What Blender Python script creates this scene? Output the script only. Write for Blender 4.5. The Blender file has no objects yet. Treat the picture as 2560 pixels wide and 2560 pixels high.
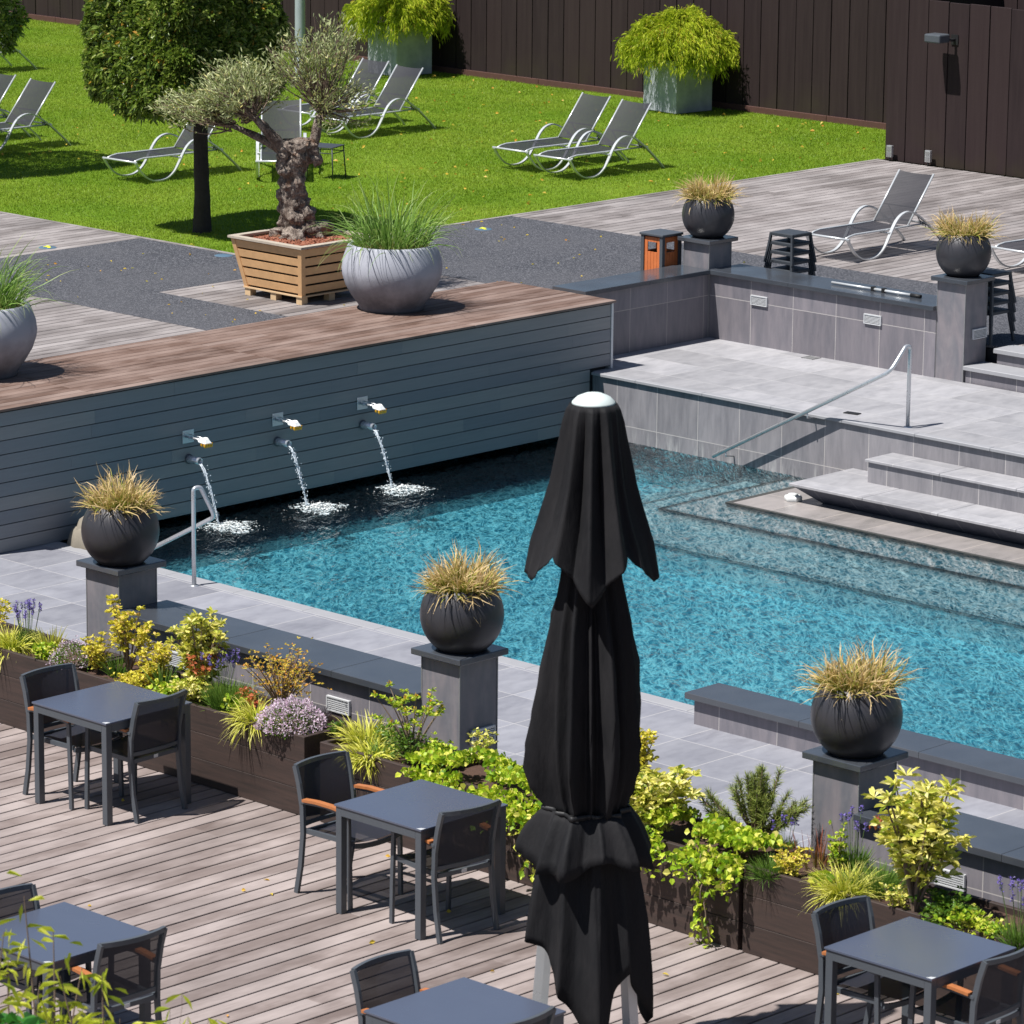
import bpy, math, random
import numpy as np
from mathutils import Vector, Matrix, noise as mnoise

random.seed(7)
rng = np.random.default_rng(11)
PI = math.pi
sc = bpy.context.scene
COL = sc.collection

# ------------------------------------------------------------------ camera
EYE = np.array([0.0, 0.0, 8.7])
PITCH, ROLL, YAW, FPX = math.radians(13.0054), math.radians(0.55216), math.radians(43.7543), 10429.8
F_ = np.array([math.cos(PITCH)*math.cos(YAW), math.cos(PITCH)*math.sin(YAW), -math.sin(PITCH)])
R0 = np.cross(F_, [0, 0, 1.0]); R0 /= np.linalg.norm(R0)
U0 = np.cross(R0, F_)
R_ = math.cos(ROLL)*R0 + math.sin(ROLL)*U0
U_ = -math.sin(ROLL)*R0 + math.cos(ROLL)*U0
cam_d = bpy.data.cameras.new('camera')
cam = bpy.data.objects.new('camera', cam_d); COL.objects.link(cam)
cam.matrix_world = Matrix(((R_[0], U_[0], -F_[0], EYE[0]), (R_[1], U_[1], -F_[1], EYE[1]), (R_[2], U_[2], -F_[2], EYE[2]), (0, 0, 0, 1)))
cam_d.sensor_width = 36.0
cam_d.lens = FPX/2560*36.0
cam_d.clip_start = 0.5
cam_d.clip_end = 2000
cam_d.dof.use_dof = True
cam_d.dof.focus_distance = 38.0
cam_d.dof.aperture_fstop = 9.0
sc.camera = cam

# ------------------------------------------------------------------ world, sun, exposure
SUN_EL = math.radians(62.5)
SUN_AZ = math.atan2(0.276, -0.961)          # direction towards the sun, measured from +X
w = bpy.data.worlds.new('World'); sc.world = w; w.use_nodes = True
nt = w.node_tree; nt.nodes.clear()
sky = nt.nodes.new('ShaderNodeTexSky'); sky.sky_type = 'NISHITA'; sky.sun_disc = False
sky.sun_elevation = SUN_EL; sky.sun_rotation = PI/2 - SUN_AZ
sky.air_density = 1.0; sky.dust_density = 0.6; sky.ozone_density = 2.6
bg = nt.nodes.new('ShaderNodeBackground'); bg.inputs['Strength'].default_value = 0.054
wo = nt.nodes.new('ShaderNodeOutputWorld')
nt.links.new(sky.outputs[0], bg.inputs[0]); nt.links.new(bg.outputs[0], wo.inputs[0])
sd = bpy.data.lights.new('sun', 'SUN'); sd.energy = 5.0; sd.angle = math.radians(0.53); sd.color = (1.0, 0.972, 0.935)
so = bpy.data.objects.new('sun', sd); COL.objects.link(so)
tosun = Vector((math.cos(SUN_EL)*math.cos(SUN_AZ), math.cos(SUN_EL)*math.sin(SUN_AZ), math.sin(SUN_EL)))
so.rotation_euler = tosun.to_track_quat('Z', 'Y').to_euler(); so.location = (10, 30, 30)
sc.view_settings.view_transform = 'Standard'
try: sc.view_settings.look = 'None'
except Exception: pass
sc.view_settings.exposure = 0.42
sc.view_settings.gamma = 1.0
sc.render.engine = 'CYCLES'
cy = sc.cycles
cy.use_denoising = True
try: cy.denoiser = 'OPENIMAGEDENOISE'
except Exception: pass
cy.max_bounces = 8; cy.diffuse_bounces = 3; cy.glossy_bounces = 4; cy.transparent_max_bounces = 12; cy.transmission_bounces = 4
cy.sample_clamp_indirect = 4.0
cy.caustics_reflective = False; cy.caustics_refractive = False

# ------------------------------------------------------------------ pixel helper (only used while planting / placing: gives real 3D points on real planes)
def ray(px, py): return F_ + R_*(px-1280)/FPX - U_*(py-1280)/FPX
def onz(px, py, z):
    r = ray(px, py); t = (z-EYE[2])/r[2]; return EYE + r*t
def onx(px, py, X):
    r = ray(px, py); return EYE + r*(X/r[0])
def ony(px, py, Y):
    r = ray(px, py); return EYE + r*(Y/r[1])

# ------------------------------------------------------------------ node helpers
class N:
    def __init__(s, name, rough=0.6, spec=0.5):
        s.m = bpy.data.materials.new(name); s.m.use_nodes = True
        s.t = s.m.node_tree; s.t.nodes.clear()
        s.out = s.n('ShaderNodeOutputMaterial'); s.b = s.n('ShaderNodeBsdfPrincipled')
        s.b.inputs['Roughness'].default_value = rough; s.b.inputs['Specular IOR Level'].default_value = spec
        s.l(s.b.outputs[0], s.out.inputs[0])
    def n(s, k, **kw):
        x = s.t.nodes.new(k)
        for a, b in kw.items(): setattr(x, a, b)
        return x
    def l(s, a, b): s.t.links.new(a, b)
    def set(s, inp, v):
        if hasattr(v, 'links') or hasattr(v, 'is_linked'): s.l(v, inp)
        elif isinstance(v, (tuple, list)) and len(v) == 3 and inp.type == 'RGBA': inp.default_value = (*v, 1)
        else: inp.default_value = v
    def math(s, op, a, b=None, c=None, clamp=False):
        x = s.n('ShaderNodeMath', operation=op, use_clamp=clamp)
        for i, v in enumerate((a, b, c)):
            if v is not None: s.set(x.inputs[i], v)
        return x.outputs[0]
    def pos(s):
        g = s.n('ShaderNodeNewGeometry'); x = s.n('ShaderNodeSeparateXYZ'); s.l(g.outputs['Position'], x.inputs[0]); return x.outputs
    def comb(s, a, b, c):
        x = s.n('ShaderNodeCombineXYZ')
        for i, v in enumerate((a, b, c)): s.set(x.inputs[i], v)
        return x.outputs[0]
    def objc(s): return s.n('ShaderNodeTexCoord').outputs['Object']
    def posv(s): return s.n('ShaderNodeNewGeometry').outputs['Position']
    def island(s): return s.n('ShaderNodeNewGeometry').outputs['Random Per Island']
    def scale(s, v, sc_):
        x = s.n('ShaderNodeMapping'); s.l(v, x.inputs[0]); x.inputs['Scale'].default_value = sc_; return x.outputs[0]
    def noise(s, v, scale=5, det=3, rough=.5, dist=0, out=0):
        x = s.n('ShaderNodeTexNoise'); s.l(v, x.inputs['Vector']); x.inputs['Scale'].default_value = scale
        x.inputs['Detail'].default_value = det; x.inputs['Roughness'].default_value = rough; x.inputs['Distortion'].default_value = dist
        return x.outputs[out]
    def ramp(s, v, stops):
        x = s.n('ShaderNodeValToRGB'); e = x.color_ramp.elements
        while len(e) < len(stops): e.new(0.5)
        for i, (p, c) in enumerate(stops):
            e[i].position = p; e[i].color = (*c, 1) if not isinstance(c, (int, float)) else (c, c, c, 1)
        s.l(v, x.inputs[0]); return x.outputs[0]
    def mix(s, f, a, b, mode='MIX'):
        x = s.n('ShaderNodeMix', data_type='RGBA', blend_type=mode)
        s.set(x.inputs[0], f); s.set(x.inputs[6], a); s.set(x.inputs[7], b); return x.outputs[2]
    def mr(s, v, a, b, c=0.0, d=1.0):
        x = s.n('ShaderNodeMapRange'); s.l(v, x.inputs[0])
        for i, q in enumerate((a, b, c, d)): x.inputs[i+1].default_value = q
        return x.outputs[0]
    def bump(s, h, strength=.3, dist=.01):
        x = s.n('ShaderNodeBump'); x.inputs['Strength'].default_value = strength; x.inputs['Distance'].default_value = dist
        s.l(h, x.inputs['Height']); s.l(x.outputs[0], s.b.inputs['Normal']); return x.outputs[0]
    def col(s, v): s.set(s.b.inputs['Base Color'], v); return s
    def rgh(s, v): s.set(s.b.inputs['Roughness'], v); return s

def plain(name, c, rough=.5, metal=0, var=.12, nscale=20, spec=.5, bumpy=0):
    m = N(name, rough, spec); m.b.inputs['Metallic'].default_value = metal
    f = m.noise(m.objc(), nscale, 4, .6)
    m.col(m.mix(f, tuple(x*(1-var) for x in c), tuple(min(1, x*(1+var)) for x in c)))
    m.rgh(m.mr(m.noise(m.objc(), nscale*.4, 3), .3, .7, max(0.02, rough-.07), rough+.07))
    if bumpy: m.bump(m.noise(m.objc(), nscale*3, 4), bumpy, .01)
    return m.m

def deck_mat(name, c0, c1, c2, worn=1.0):
    m = N(name, .72, .35)
    r = m.island(); p = m.posv()
    base = m.ramp(r, [(0, c0), (.5, c1), (1, c2)])
    g = m.noise(m.scale(p, (3.0, 60, 60)), 1.0, 5, .65)
    base = m.mix(m.mr(g, .35, .75, 0, .42), base, tuple(x*.52 for x in c0))
    blot = m.noise(m.scale(p, (1.0, 2.2, 1)), 1.3, 4, .6)
    base = m.mix(m.mr(blot, .42, .72, 0, .55*worn), base, tuple(min(1, x*1.28) for x in c2))
    bl2 = m.noise(m.scale(p, (.6, 1.6, 1)), .9, 3, .5)
    base = m.mix(m.mr(bl2, .5, .75, 0, .45*worn), base, tuple(x*.62 for x in c0))
    m.col(base); m.rgh(m.mr(g, .3, .7, .62, .85))
    m.bump(g, .35, .004)
    return m.m

def tile_mat(name, ua, va, su, sv, ou, ov, c0, c1, grout, wall=False, gw=.005, rough=.55, streak=1.0):
    m = N(name, rough, .45)
    X, Y, Z = m.pos(); ax = {'x': X, 'y': Y, 'z': Z}
    u = m.math('DIVIDE', m.math('SUBTRACT', ax[ua], ou), su); v = m.math('DIVIDE', m.math('SUBTRACT', ax[va], ov), sv)
    fu = m.math('FRACT', u); fv = m.math('FRACT', v)
    du = m.math('MULTIPLY', m.math('MINIMUM', fu, m.math('SUBTRACT', 1.0, fu)), su)
    dv = m.math('MULTIPLY', m.math('MINIMUM', fv, m.math('SUBTRACT', 1.0, fv)), sv)
    gm = m.math('LESS_THAN', m.math('MINIMUM', du, dv), gw)
    cell = m.comb(m.math('FLOOR', u), m.math('FLOOR', v), 0.0)
    wn = m.n('ShaderNodeTexWhiteNoise'); m.l(cell, wn.inputs[0])
    p = m.posv()
    if wall: q = m.scale(p, (9, 9, 1.6))
    else: q = m.scale(p, (1.6, 3.2, 1))
    off = m.n('ShaderNodeVectorMath', operation='ADD'); m.l(q, off.inputs[0])
    sc2 = m.n('ShaderNodeVectorMath', operation='SCALE'); m.l(wn.outputs['Color'], sc2.inputs[0]); sc2.inputs['Scale'].default_value = 30; m.l(sc2.outputs[0], off.inputs[1])
    n1 = m.noise(off.outputs[0], 1.0, 5, .6, .4); n2 = m.noise(off.outputs[0], 4.0, 4, .6)
    col = m.mix(m.mr(n1, .32, .68), c0, c1)
    col = m.mix(m.mr(n2, .4, .75, 0, .28*streak), col, tuple(min(1, x*1.45) for x in c1))
    col = m.mix(m.mr(n2, .2, .45, .25*streak, 0), col, tuple(x*.7 for x in c0))
    hv = m.n('ShaderNodeHueSaturation'); m.l(col, hv.inputs['Color']); m.l(m.mr(wn.outputs[0], 0, 1, .88, 1.12), hv.inputs['Value'])
    col = m.mix(gm, hv.outputs[0], grout)
    m.col(col); m.rgh(m.mr(n1, .3, .7, rough-.08, rough+.1))
    m.bump(m.math('SUBTRACT', n2, m.math('MULTIPLY', gm, 1.5)), .15, .003)
    return m.m

def limescale(mat, z0=-.74, h=.22):
    t = mat.node_tree; b = next(n for n in t.nodes if n.type == 'BSDF_PRINCIPLED'); src = b.inputs['Base Color'].links[0].from_socket
    m = N.__new__(N); m.m = mat; m.t = t; m.b = b
    X, Y, Z = m.pos(); band = m.mr(Z, z0+.01, z0+h, 1, 0); st = m.mr(m.noise(m.scale(m.posv(), (14, 14, 2.2)), 1, 5, .7), .48, .66)
    f = m.math('MULTIPLY', band, st, clamp=True); f = m.math('MULTIPLY', f, .5)
    m.l(m.mix(f, src, (.60, .59, .57)), b.inputs['Base Color'])
def leaf_mat(name, stops, trans=.28, rough=.45, tcol=None):
    m = N(name, rough, .4)
    r = m.island(); c = m.ramp(r, stops)
    c = m.mix(m.mr(m.noise(m.posv(), 2.4, 2), .35, .65, 0, .18), c, m.mix(.5, c, (0, 0, 0)))
    m.col(c)
    tr = m.n('ShaderNodeBsdfTranslucent'); ms = m.n('ShaderNodeMixShader')
    m.l(m.mix(.35, c, (.55, .75, .05)), tr.inputs[0])
    ms.inputs[0].default_value = trans; m.l(m.b.outputs[0], ms.inputs[1]); m.l(tr.outputs[0], ms.inputs[2]); m.l(ms.outputs[0], m.out.inputs[0])
    return m.m

def blade_mat(name, stops, trans=.25, varc=(.3, .25, .08), lawn=False):
    m = N(name, .5, .35)
    a = m.n('ShaderNodeAttribute', attribute_name='t')
    jitter = m.math('ADD', a.outputs['Fac'], m.mr(m.island(), 0, 1, -.28, .28))
    c = m.ramp(jitter, stops)
    c = m.mix(m.mr(m.island(), .0, 1.0, 0, .45), c, varc)
    if lawn:
        c = m.mix(m.mr(m.noise(m.posv(), .55, 4, .6), .38, .66, 0, .35), c, (.42, .43, .06)); c = m.mix(m.mr(m.noise(m.posv(), 1.7, 4, .6), .42, .7, 0, .5), c, (.11, .22, .010))
    m.col(c)
    tr = m.n('ShaderNodeBsdfTranslucent'); ms = m.n('ShaderNodeMixShader'); m.l(c, tr.inputs[0])
    ms.inputs[0].default_value = trans; m.l(m.b.outputs[0], ms.inputs[1]); m.l(tr.outputs[0], ms.inputs[2]); m.l(ms.outputs[0], m.out.inputs[0])
    return m.m

# ------------------------------------------------------------------ mesh helpers
class MB:
    def __init__(s): s.v = []; s.f = []; s.sm = []
    def add(s, vs, fs, smooth=False):
        o = len(s.v); s.v.extend([tuple(map(float, q)) for q in vs]); s.f.extend([tuple(i+o for i in f) for f in fs]); s.sm.extend([smooth]*len(fs)); return s
    def box(s, x0, x1, y0, y1, z0, z1, bev=0):
        if bev:
            b = min(bev, (x1-x0)*.45, (y1-y0)*.45, (z1-z0)*.45)
            # bevelled top: inset top ring, full below
            P = [(x0, y0, z0), (x1, y0, z0), (x1, y1, z0), (x0, y1, z0), (x0, y0, z1-b), (x1, y0, z1-b), (x1, y1, z1-b), (x0, y1, z1-b),
                 (x0+b, y0+b, z1), (x1-b, y0+b, z1), (x1-b, y1-b, z1), (x0+b, y1-b, z1)]
            Fc = [(3, 2, 1, 0), (0, 1, 5, 4), (1, 2, 6, 5), (2, 3, 7, 6), (3, 0, 4, 7), (4, 5, 9, 8), (5, 6, 10, 9), (6, 7, 11, 10), (7, 4, 8, 11), (8, 9, 10, 11)]
            return s.add(P, Fc)
        P = [(x0, y0, z0), (x1, y0, z0), (x1, y1, z0), (x0, y1, z0), (x0, y0, z1), (x1, y0, z1), (x1, y1, z1), (x0, y1, z1)]
        return s.add(P, [(3, 2, 1, 0), (4, 5, 6, 7), (0, 1, 5, 4), (1, 2, 6, 5), (2, 3, 7, 6), (3, 0, 4, 7)])
    def tube(s, pts, r, n=8, flat=None, caps=True):
        """swept tube along pts; r a number or list; flat=(w,h) makes a rectangular bar"""
        pts = [Vector(p) for p in pts]; k = len(pts); rings = []
        up = Vector((0, 0, 1))
        prevN = None
        for i, p in enumerate(pts):
            d = (pts[min(i+1, k-1)] - pts[max(i-1, 0)]).normalized()
            if prevN is None:
                a = up if abs(d.z) < .9 else Vector((0, 1, 0))
                nn = (a - d*a.dot(d)).normalized()
            else: nn = (prevN - d*prevN.dot(d)).normalized()
            prevN = nn; bb = d.cross(nn)
            rr = r[i] if isinstance(r, (list, tuple)) else r
            if flat:
                ww, hh = flat; ring = [p+bb*ww/2*a_+nn*hh/2*b_ for a_, b_ in ((-1, -1), (1, -1), (1, 1), (-1, 1))]
            else: ring = [p+(nn*math.cos(2*PI*j/n)+bb*math.sin(2*PI*j/n))*rr for j in range(n)]
            rings.append(ring)
        m = len(rings[0]); vs = [q for rg in rings for q in rg]; fs = []
        for i in range(k-1):
            for j in range(m): fs.append((i*m+j, i*m+(j+1) % m, (i+1)*m+(j+1) % m, (i+1)*m+j))
        s.add(vs, fs, not flat)
        if caps:
            o = len(s.v)-len(vs)
            s.f.append(tuple(o+j for j in reversed(range(m)))); s.sm.append(False)
            s.f.append(tuple(o+(k-1)*m+j for j in range(m))); s.sm.append(False)
        return s
    def lathe(s, prof, n=40, c=(0, 0, 0), fn=None):
        vs = []; fs = []; k = len(prof)
        for i, (r, z) in enumerate(prof):
            for j in range(n):
                a = 2*PI*j/n; rr = r if fn is None else fn(r, z, a); vs.append((c[0]+rr*math.cos(a), c[1]+rr*math.sin(a), c[2]+z))
        for i in range(k-1):
            for j in range(n): fs.append((i*n+j, i*n+(j+1) % n, (i+1)*n+(j+1) % n, (i+1)*n+j))
        s.add(vs, fs, True)
        return s
    def cap(s, n, first, rev=False): pass
    def build(s, name, mat, parent=None, loc=None, bevel=0, auto=True):
        me = bpy.data.meshes.new(name); me.from_pydata(s.v, [], s.f); me.update()
        me.polygons.foreach_set('use_smooth', s.sm)
        if mat: me.materials.append(mat)
        o = bpy.data.objects.new(name, me); COL.objects.link(o)
        if parent: o.parent = parent
        if loc: o.location = loc
        if bevel:
            b = o.modifiers.new('bevel', 'BEVEL'); b.width = bevel; b.segments = 2; b.limit_method = 'ANGLE'; b.angle_limit = math.radians(50)
        return o

def fast_mesh(name, verts, faces, mat, parent=None, loc=None, tattr=None, smooth=True):
    """verts Nx3 numpy, faces MxK numpy"""
    me = bpy.data.meshes.new(name); nv = len(verts); nf, k = faces.shape
    me.vertices.add(nv); me.vertices.foreach_set('co', verts.astype(np.float32).ravel())
    me.loops.add(nf*k); me.loops.foreach_set('vertex_index', faces.astype(np.int32).ravel())
    me.polygons.add(nf); me.polygons.foreach_set('loop_start', np.arange(0, nf*k, k, dtype=np.int32))
    try: me.polygons.foreach_set('loop_total', np.full(nf, k, dtype=np.int32))
    except Exception: pass
    me.update(calc_edges=True)
    me.polygons.foreach_set('use_smooth', np.full(nf, smooth))
    if tattr is not None:
        a = me.attributes.new('t', 'FLOAT', 'POINT'); a.data.foreach_set('value', tattr.astype(np.float32))
    me.materials.append(mat)
    o = bpy.data.objects.new(name, me); COL.objects.link(o)
    if parent: o.parent = parent
    if loc is not None: o.location = tuple(loc)
    return o

def unit(v): return v/np.maximum(np.linalg.norm(v, axis=-1, keepdims=True), 1e-9)

def leaves(name, cen, dirs, L, W, mat, parent=None, loc=None, fold=.25, droop=.15):
    """folded diamond leaves, two quads each; cen base point, dirs growing direction"""
    n = len(cen); L = np.broadcast_to(L, (n,)).reshape(n, 1)*rng.uniform(.7, 1.25, (n, 1)); W = np.broadcast_to(W, (n,)).reshape(n, 1)*rng.uniform(.75, 1.2, (n, 1))
    d = unit(dirs); rnd = unit(rng.normal(size=(n, 3))); s_ = unit(np.cross(d, rnd)); nn = np.cross(d, s_)
    nn = np.where(nn[:, 2:3] < 0, -nn, nn)
    mid = cen + d*L*.45; tip = cen + d*L - np.array([0, 0, 1.0])*L*droop
    a = mid + s_*W*.5 + nn*W*fold; b = mid - s_*W*.5 + nn*W*fold
    a2 = cen + d*L*.78 + s_*W*.33 + nn*W*fold*.6; b2 = cen + d*L*.78 - s_*W*.33 + nn*W*fold*.6
    V = np.stack([cen, a, a2, tip, b2, b], 1).reshape(-1, 3)
    f = np.array([[0, 1, 2, 3], [0, 3, 4, 5]])[None] + (np.arange(n)*6)[:, None, None]
    return fast_mesh(name, V, f.reshape(-1, 4), mat, parent, loc, smooth=False)

def blades(name, base, dirs, L, W, mat, parent=None, loc=None, seg=5, droop=1.0, wiggle=.15):
    """arching grass strips"""
    n = len(base); L = np.broadcast_to(L, (n,)).reshape(n, 1); W = np.broadcast_to(W, (n,)).reshape(n, 1)
    d = unit(dirs); p = base.copy(); s_ = unit(np.cross(d, unit(rng.normal(size=(n, 3)))))
    drp = droop*rng.uniform(.4, 1.5, (n, 1)); vs = []; ts = []
    for i in range(seg+1):
        t = i/seg; wd = W*(1-t**2.2)*.5+.0004
        vs.append(p + s_*wd); vs.append(p - s_*wd); ts += [t, t]
        d = unit(d + np.array([0, 0, -1.0])*drp/seg*(0.4+t*1.2) + rng.normal(size=(n, 3))*wiggle/seg)
        p = p + d*L/seg
    V = np.stack(vs, 1).reshape(-1, 3); T = np.tile(np.array(ts), n)
    k = 2*(seg+1); f = np.array([[2*i, 2*i+1, 2*i+3, 2*i+2] for i in range(seg)])[None] + (np.arange(n)*k)[:, None, None]
    return fast_mesh(name, V, f.reshape(-1, 4), mat, parent, loc, tattr=T)

def tag(o, label=None, cat=None, group=None, kind=None):
    if label: o['label'] = label
    if cat: o['category'] = cat
    if group: o['group'] = group
    if kind: o['kind'] = kind
    return o
def struct(o): o['kind'] = 'structure'; return o
def thing(name, label, cat, loc=(0, 0, 0), rz=0, group=None):
    o = bpy.data.objects.new(name, None); COL.objects.link(o); o.location = loc; o.rotation_euler = (0, 0, rz)
    o.empty_display_size = .1
    return tag(o, label, cat, group)
def kids(o): return [c for c in COL.objects if c.parent == o]
def copy_tree(o, parent=None):
    c = o.copy(); COL.objects.link(c); c.parent = parent
    for ch in kids(o): copy_tree(ch, c)
    return c

# ------------------------------------------------------------------ materials
M_deck = deck_mat('weathered_deck', (.165, .127, .115), (.250, .200, .184), (.345, .292, .275), 1.35)
M_updeck = deck_mat('silver_deck', (.150, .131, .125), (.232, .205, .198), (.320, .292, .284), 1.4)
M_brown = deck_mat('brown_deck', (.105, .060, .043), (.175, .108, .082), (.270, .198, .168), 1.25)
M_tfloor = tile_mat('terrace_tiles', 'x', 'y', .632, .62, 23.82, 28.34, (.205, .206, .236), (.275, .277, .306), (.40, .39, .39), rough=.6, streak=.7)
M_rfloor = tile_mat('raised_tiles', 'x', 'y', .62, .96, 33.3, 25.72, (.265, .262, .276), (.350, .343, .355), (.41, .40, .40), rough=.6, streak=.9)
M_wx = tile_mat('wall_tiles_x', 'y', 'z', .62, .60, 30.75, .45, (.150, .145, .165), (.225, .205, .222), (.46, .43, .41), True, .0035, streak=.45)
M_wy = tile_mat('wall_tiles_y', 'x', 'z', .62, .60, 33.99, .45, (.150, .145, .165), (.225, .205, .222), (.36, .33, .31), True, .0035, streak=.45)
M_pw = tile_mat('pool_wall_tiles', 'y', 'z', .585, .53, 27.57, -.57, (.185, .18, .195), (.275, .262, .275), (.50, .47, .45), True, .0035, streak=.55)
limescale(M_pw)
M_cope = plain('stone_coping', (.31, .31, .325), .6, var=.08, nscale=8)
def slate():
    m = N('slate_cap', .2, .95); p = m.posv()
    n1 = m.noise(p, 2.2, 4, .6); m.col(m.mix(n1, (.038, .043, .052), (.080, .088, .102)))
    m.rgh(m.mr(m.noise(p, 1.4, 4),   .35, .7, .12, .27)); m.bump(m.noise(p, 60, 3), .05, .002); return m.m
M_slate = slate()
M_globe = plain('matt_black_clay', (.036, .035, .041), .40, var=.18, nscale=9, spec=.45)
M_metal = plain('brushed_steel', (.66, .67, .69), .30, .65, var=.06, nscale=30)
M_dark = plain('anthracite_metal', (.075, .085, .098), .42, .0, var=.1, nscale=14)
M_weave = plain('dark_mesh_fabric', (.018, .019, .026), .6, var=.2, nscale=120)
def mesh_fabric(name, c, op=.8):
    m = N(name, .6, .3); f = m.noise(m.objc(), 60, 2); m.col(m.mix(f, tuple(x*.8 for x in c), tuple(x*1.2 for x in c)))
    tr = m.n('ShaderNodeBsdfTransparent'); ms = m.n('ShaderNodeMixShader'); ms.inputs[0].default_value = op
    m.l(tr.outputs[0], ms.inputs[1]); m.l(m.b.outputs[0], ms.inputs[2]); m.l(ms.outputs[0], m.out.inputs[0]); return m.m
M_sling = mesh_fabric('chair_sling', (.018, .020, .030), .91)
M_lsling = mesh_fabric('lounger_sling', (.028, .028, .035), .90)
M_silver = plain('silver_lacquer', (.62, .64, .65), .33, .35, var=.05)
M_top = plain('table_slate_top', (.080, .095, .138), .25, var=.06, nscale=3, spec=1.0)
M_teak = plain('teak', (.42, .15, .05), .5, var=.3, nscale=25)
def planter_wood():
    m = N('dark_stained_planks', .6, .35); p = m.posv(); r = m.island()
    g = m.noise(m.scale(p, (50, 3, 50)), 1, 5, .6)
    c = m.ramp(r, [(0, (.027, .021, .019)), (1, (.043, .031, .027))])
    m.col(m.mix(m.mr(g, .3, .7), c, m.mix(.5, c, (.09, .055, .045)))); m.bump(g, .3, .003); return m.m
M_planter = planter_wood()
M_soil = plain('soil', (.085, .045, .03), .95, var=.6, nscale=45, bumpy=1)
M_mulch = plain('bark_mulch', (.34, .13, .075), .95, var=.6, nscale=60, bumpy=1)
def asphalt():
    m = N('speckled_asphalt', .9, .3); p = m.posv()
    v = m.n('ShaderNodeTexVoronoi'); m.l(p, v.inputs['Vector']); v.inputs['Scale'].default_value = 78
    wn = m.n('ShaderNodeTexWhiteNoise'); m.l(v.outputs['Position'], wn.inputs[0])
    big = m.noise(p, .7, 4)
    c = m.ramp(wn.outputs[0], [(0, (.025, .027, .033)), (.6, (.062, .065, .077)), (1, (.17, .17, .185))])
    c = m.mix(m.mr(big, .4, .62, 0, .35), c, (.10, .10, .11))
    m.col(c); m.bump(wn.outputs[0], .4, .004); return m.m
M_asph = asphalt()
def lawn_mat():
    m = N('lawn_soil_green', .9, .2); p = m.posv()
    n1 = m.noise(p, .55, 3); n2 = m.noise(p, 9, 5, .7)
    c = m.mix(m.mr(n1, .35, .65), (.13, .23, .010), (.19, .29, .02)); c = m.mix(m.mr(n2, .3, .7), m.mix(.5, c, (.02, .06, .002)), c)
    m.col(c); m.bump(n2, .8, .03); return m.m
M_lawn = lawn_mat()
def cladding():
    m = N('grey_cladding_boards', .42, .5); p = m.posv(); r = m.island()
    g = m.noise(m.scale(p, (2, 50, 50)), 1, 5, .6); g2 = m.noise(m.scale(p, (.25, 1, .3)), 1, 3)
    c = m.ramp(r, [(0, (.185, .20, .225)), (.5, (.235, .242, .255)), (1, (.285, .282, .280))])
    c = m.mix(m.mr(g2, .4, .65, 0, .3), c, (.15, .165, .16))
    m.col(m.mix(m.mr(g, .3, .7, 0, .35), c, m.mix(.4, c, (.08, .10, .12)))); m.rgh(m.mr(g, .3, .7, .36, .52)); m.bump(g, .2, .002); return m.m
M_clad = cladding()
def fence_wood():
    m = N('dark_brown_fence', .75, .25); p = m.posv(); r = m.island()
    g = m.noise(m.scale(p, (14, 14, .8)), 1, 6, .65); X, Y, Z = m.pos()
    c = m.ramp(r, [(0, (.018, .0105, .0115)), (1, (.029, .0172, .0175))])
    c = m.mix(m.mr(g, .35, .7, 0, .5), c, (.042, .028, .027))
    foot = m.math('MULTIPLY', m.mr(Z, .3, .9, 1, 0), m.mr(m.noise(p, 1.6, 4), .45, .7))
    c = m.mix(m.math('MULTIPLY', foot, .35), c, (.05, .045, .015))
    m.col(c); m.bump(g, .3, .004); return m.m
M_fence = fence_wood()
M_concrete = None
def concrete():
    m = N('fibre_concrete', .75, .3); p = m.objc()
    n1 = m.noise(p, 3.5, 5, .65); n2 = m.noise(m.scale(p, (6, 6, 1.2)), 1.0, 4)
    c = m.mix(m.mr(n1, .3, .7), (.30, .325, .36), (.50, .52, .55)); c = m.mix(m.mr(n2, .5, .75, 0, .35), c, (.20, .23, .27))
    m.col(c); m.bump(n1, .15, .004); return m.m
M_concrete = concrete()
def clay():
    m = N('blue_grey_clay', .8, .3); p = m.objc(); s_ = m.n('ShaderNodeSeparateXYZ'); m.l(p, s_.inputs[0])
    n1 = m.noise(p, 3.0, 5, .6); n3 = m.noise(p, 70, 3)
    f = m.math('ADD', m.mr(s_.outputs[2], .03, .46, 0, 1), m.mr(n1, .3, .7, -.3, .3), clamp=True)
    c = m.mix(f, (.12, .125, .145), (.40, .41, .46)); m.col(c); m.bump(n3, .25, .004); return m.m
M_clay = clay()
M_orange = plain('oiled_orange_wood', (.62, .17, .05), .55, var=.22, nscale=12)
M_larch = plain('larch_boards', (.66, .39, .185), .55, var=.22, nscale=9)
M_larch2 = plain('pale_pallet_wood', (.60, .42, .24), .7, var=.15, nscale=9)
M_rim = plain('weathered_rim', (.42, .36, .29), .8, var=.25, nscale=12)
M_plastic = plain('dark_plastic', (.045, .052, .062), .5, var=.1)
M_white = plain('white_plastic', (.80, .82, .80), .4, var=.03)
M_black = plain('black_rubber', (.01, .01, .011), .6)
M_lamp = plain('louvre_aluminium', (.66, .67, .68), .45, .2, var=.05)
M_void = plain('dark_gap', (.012, .013, .016), .9)
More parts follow.
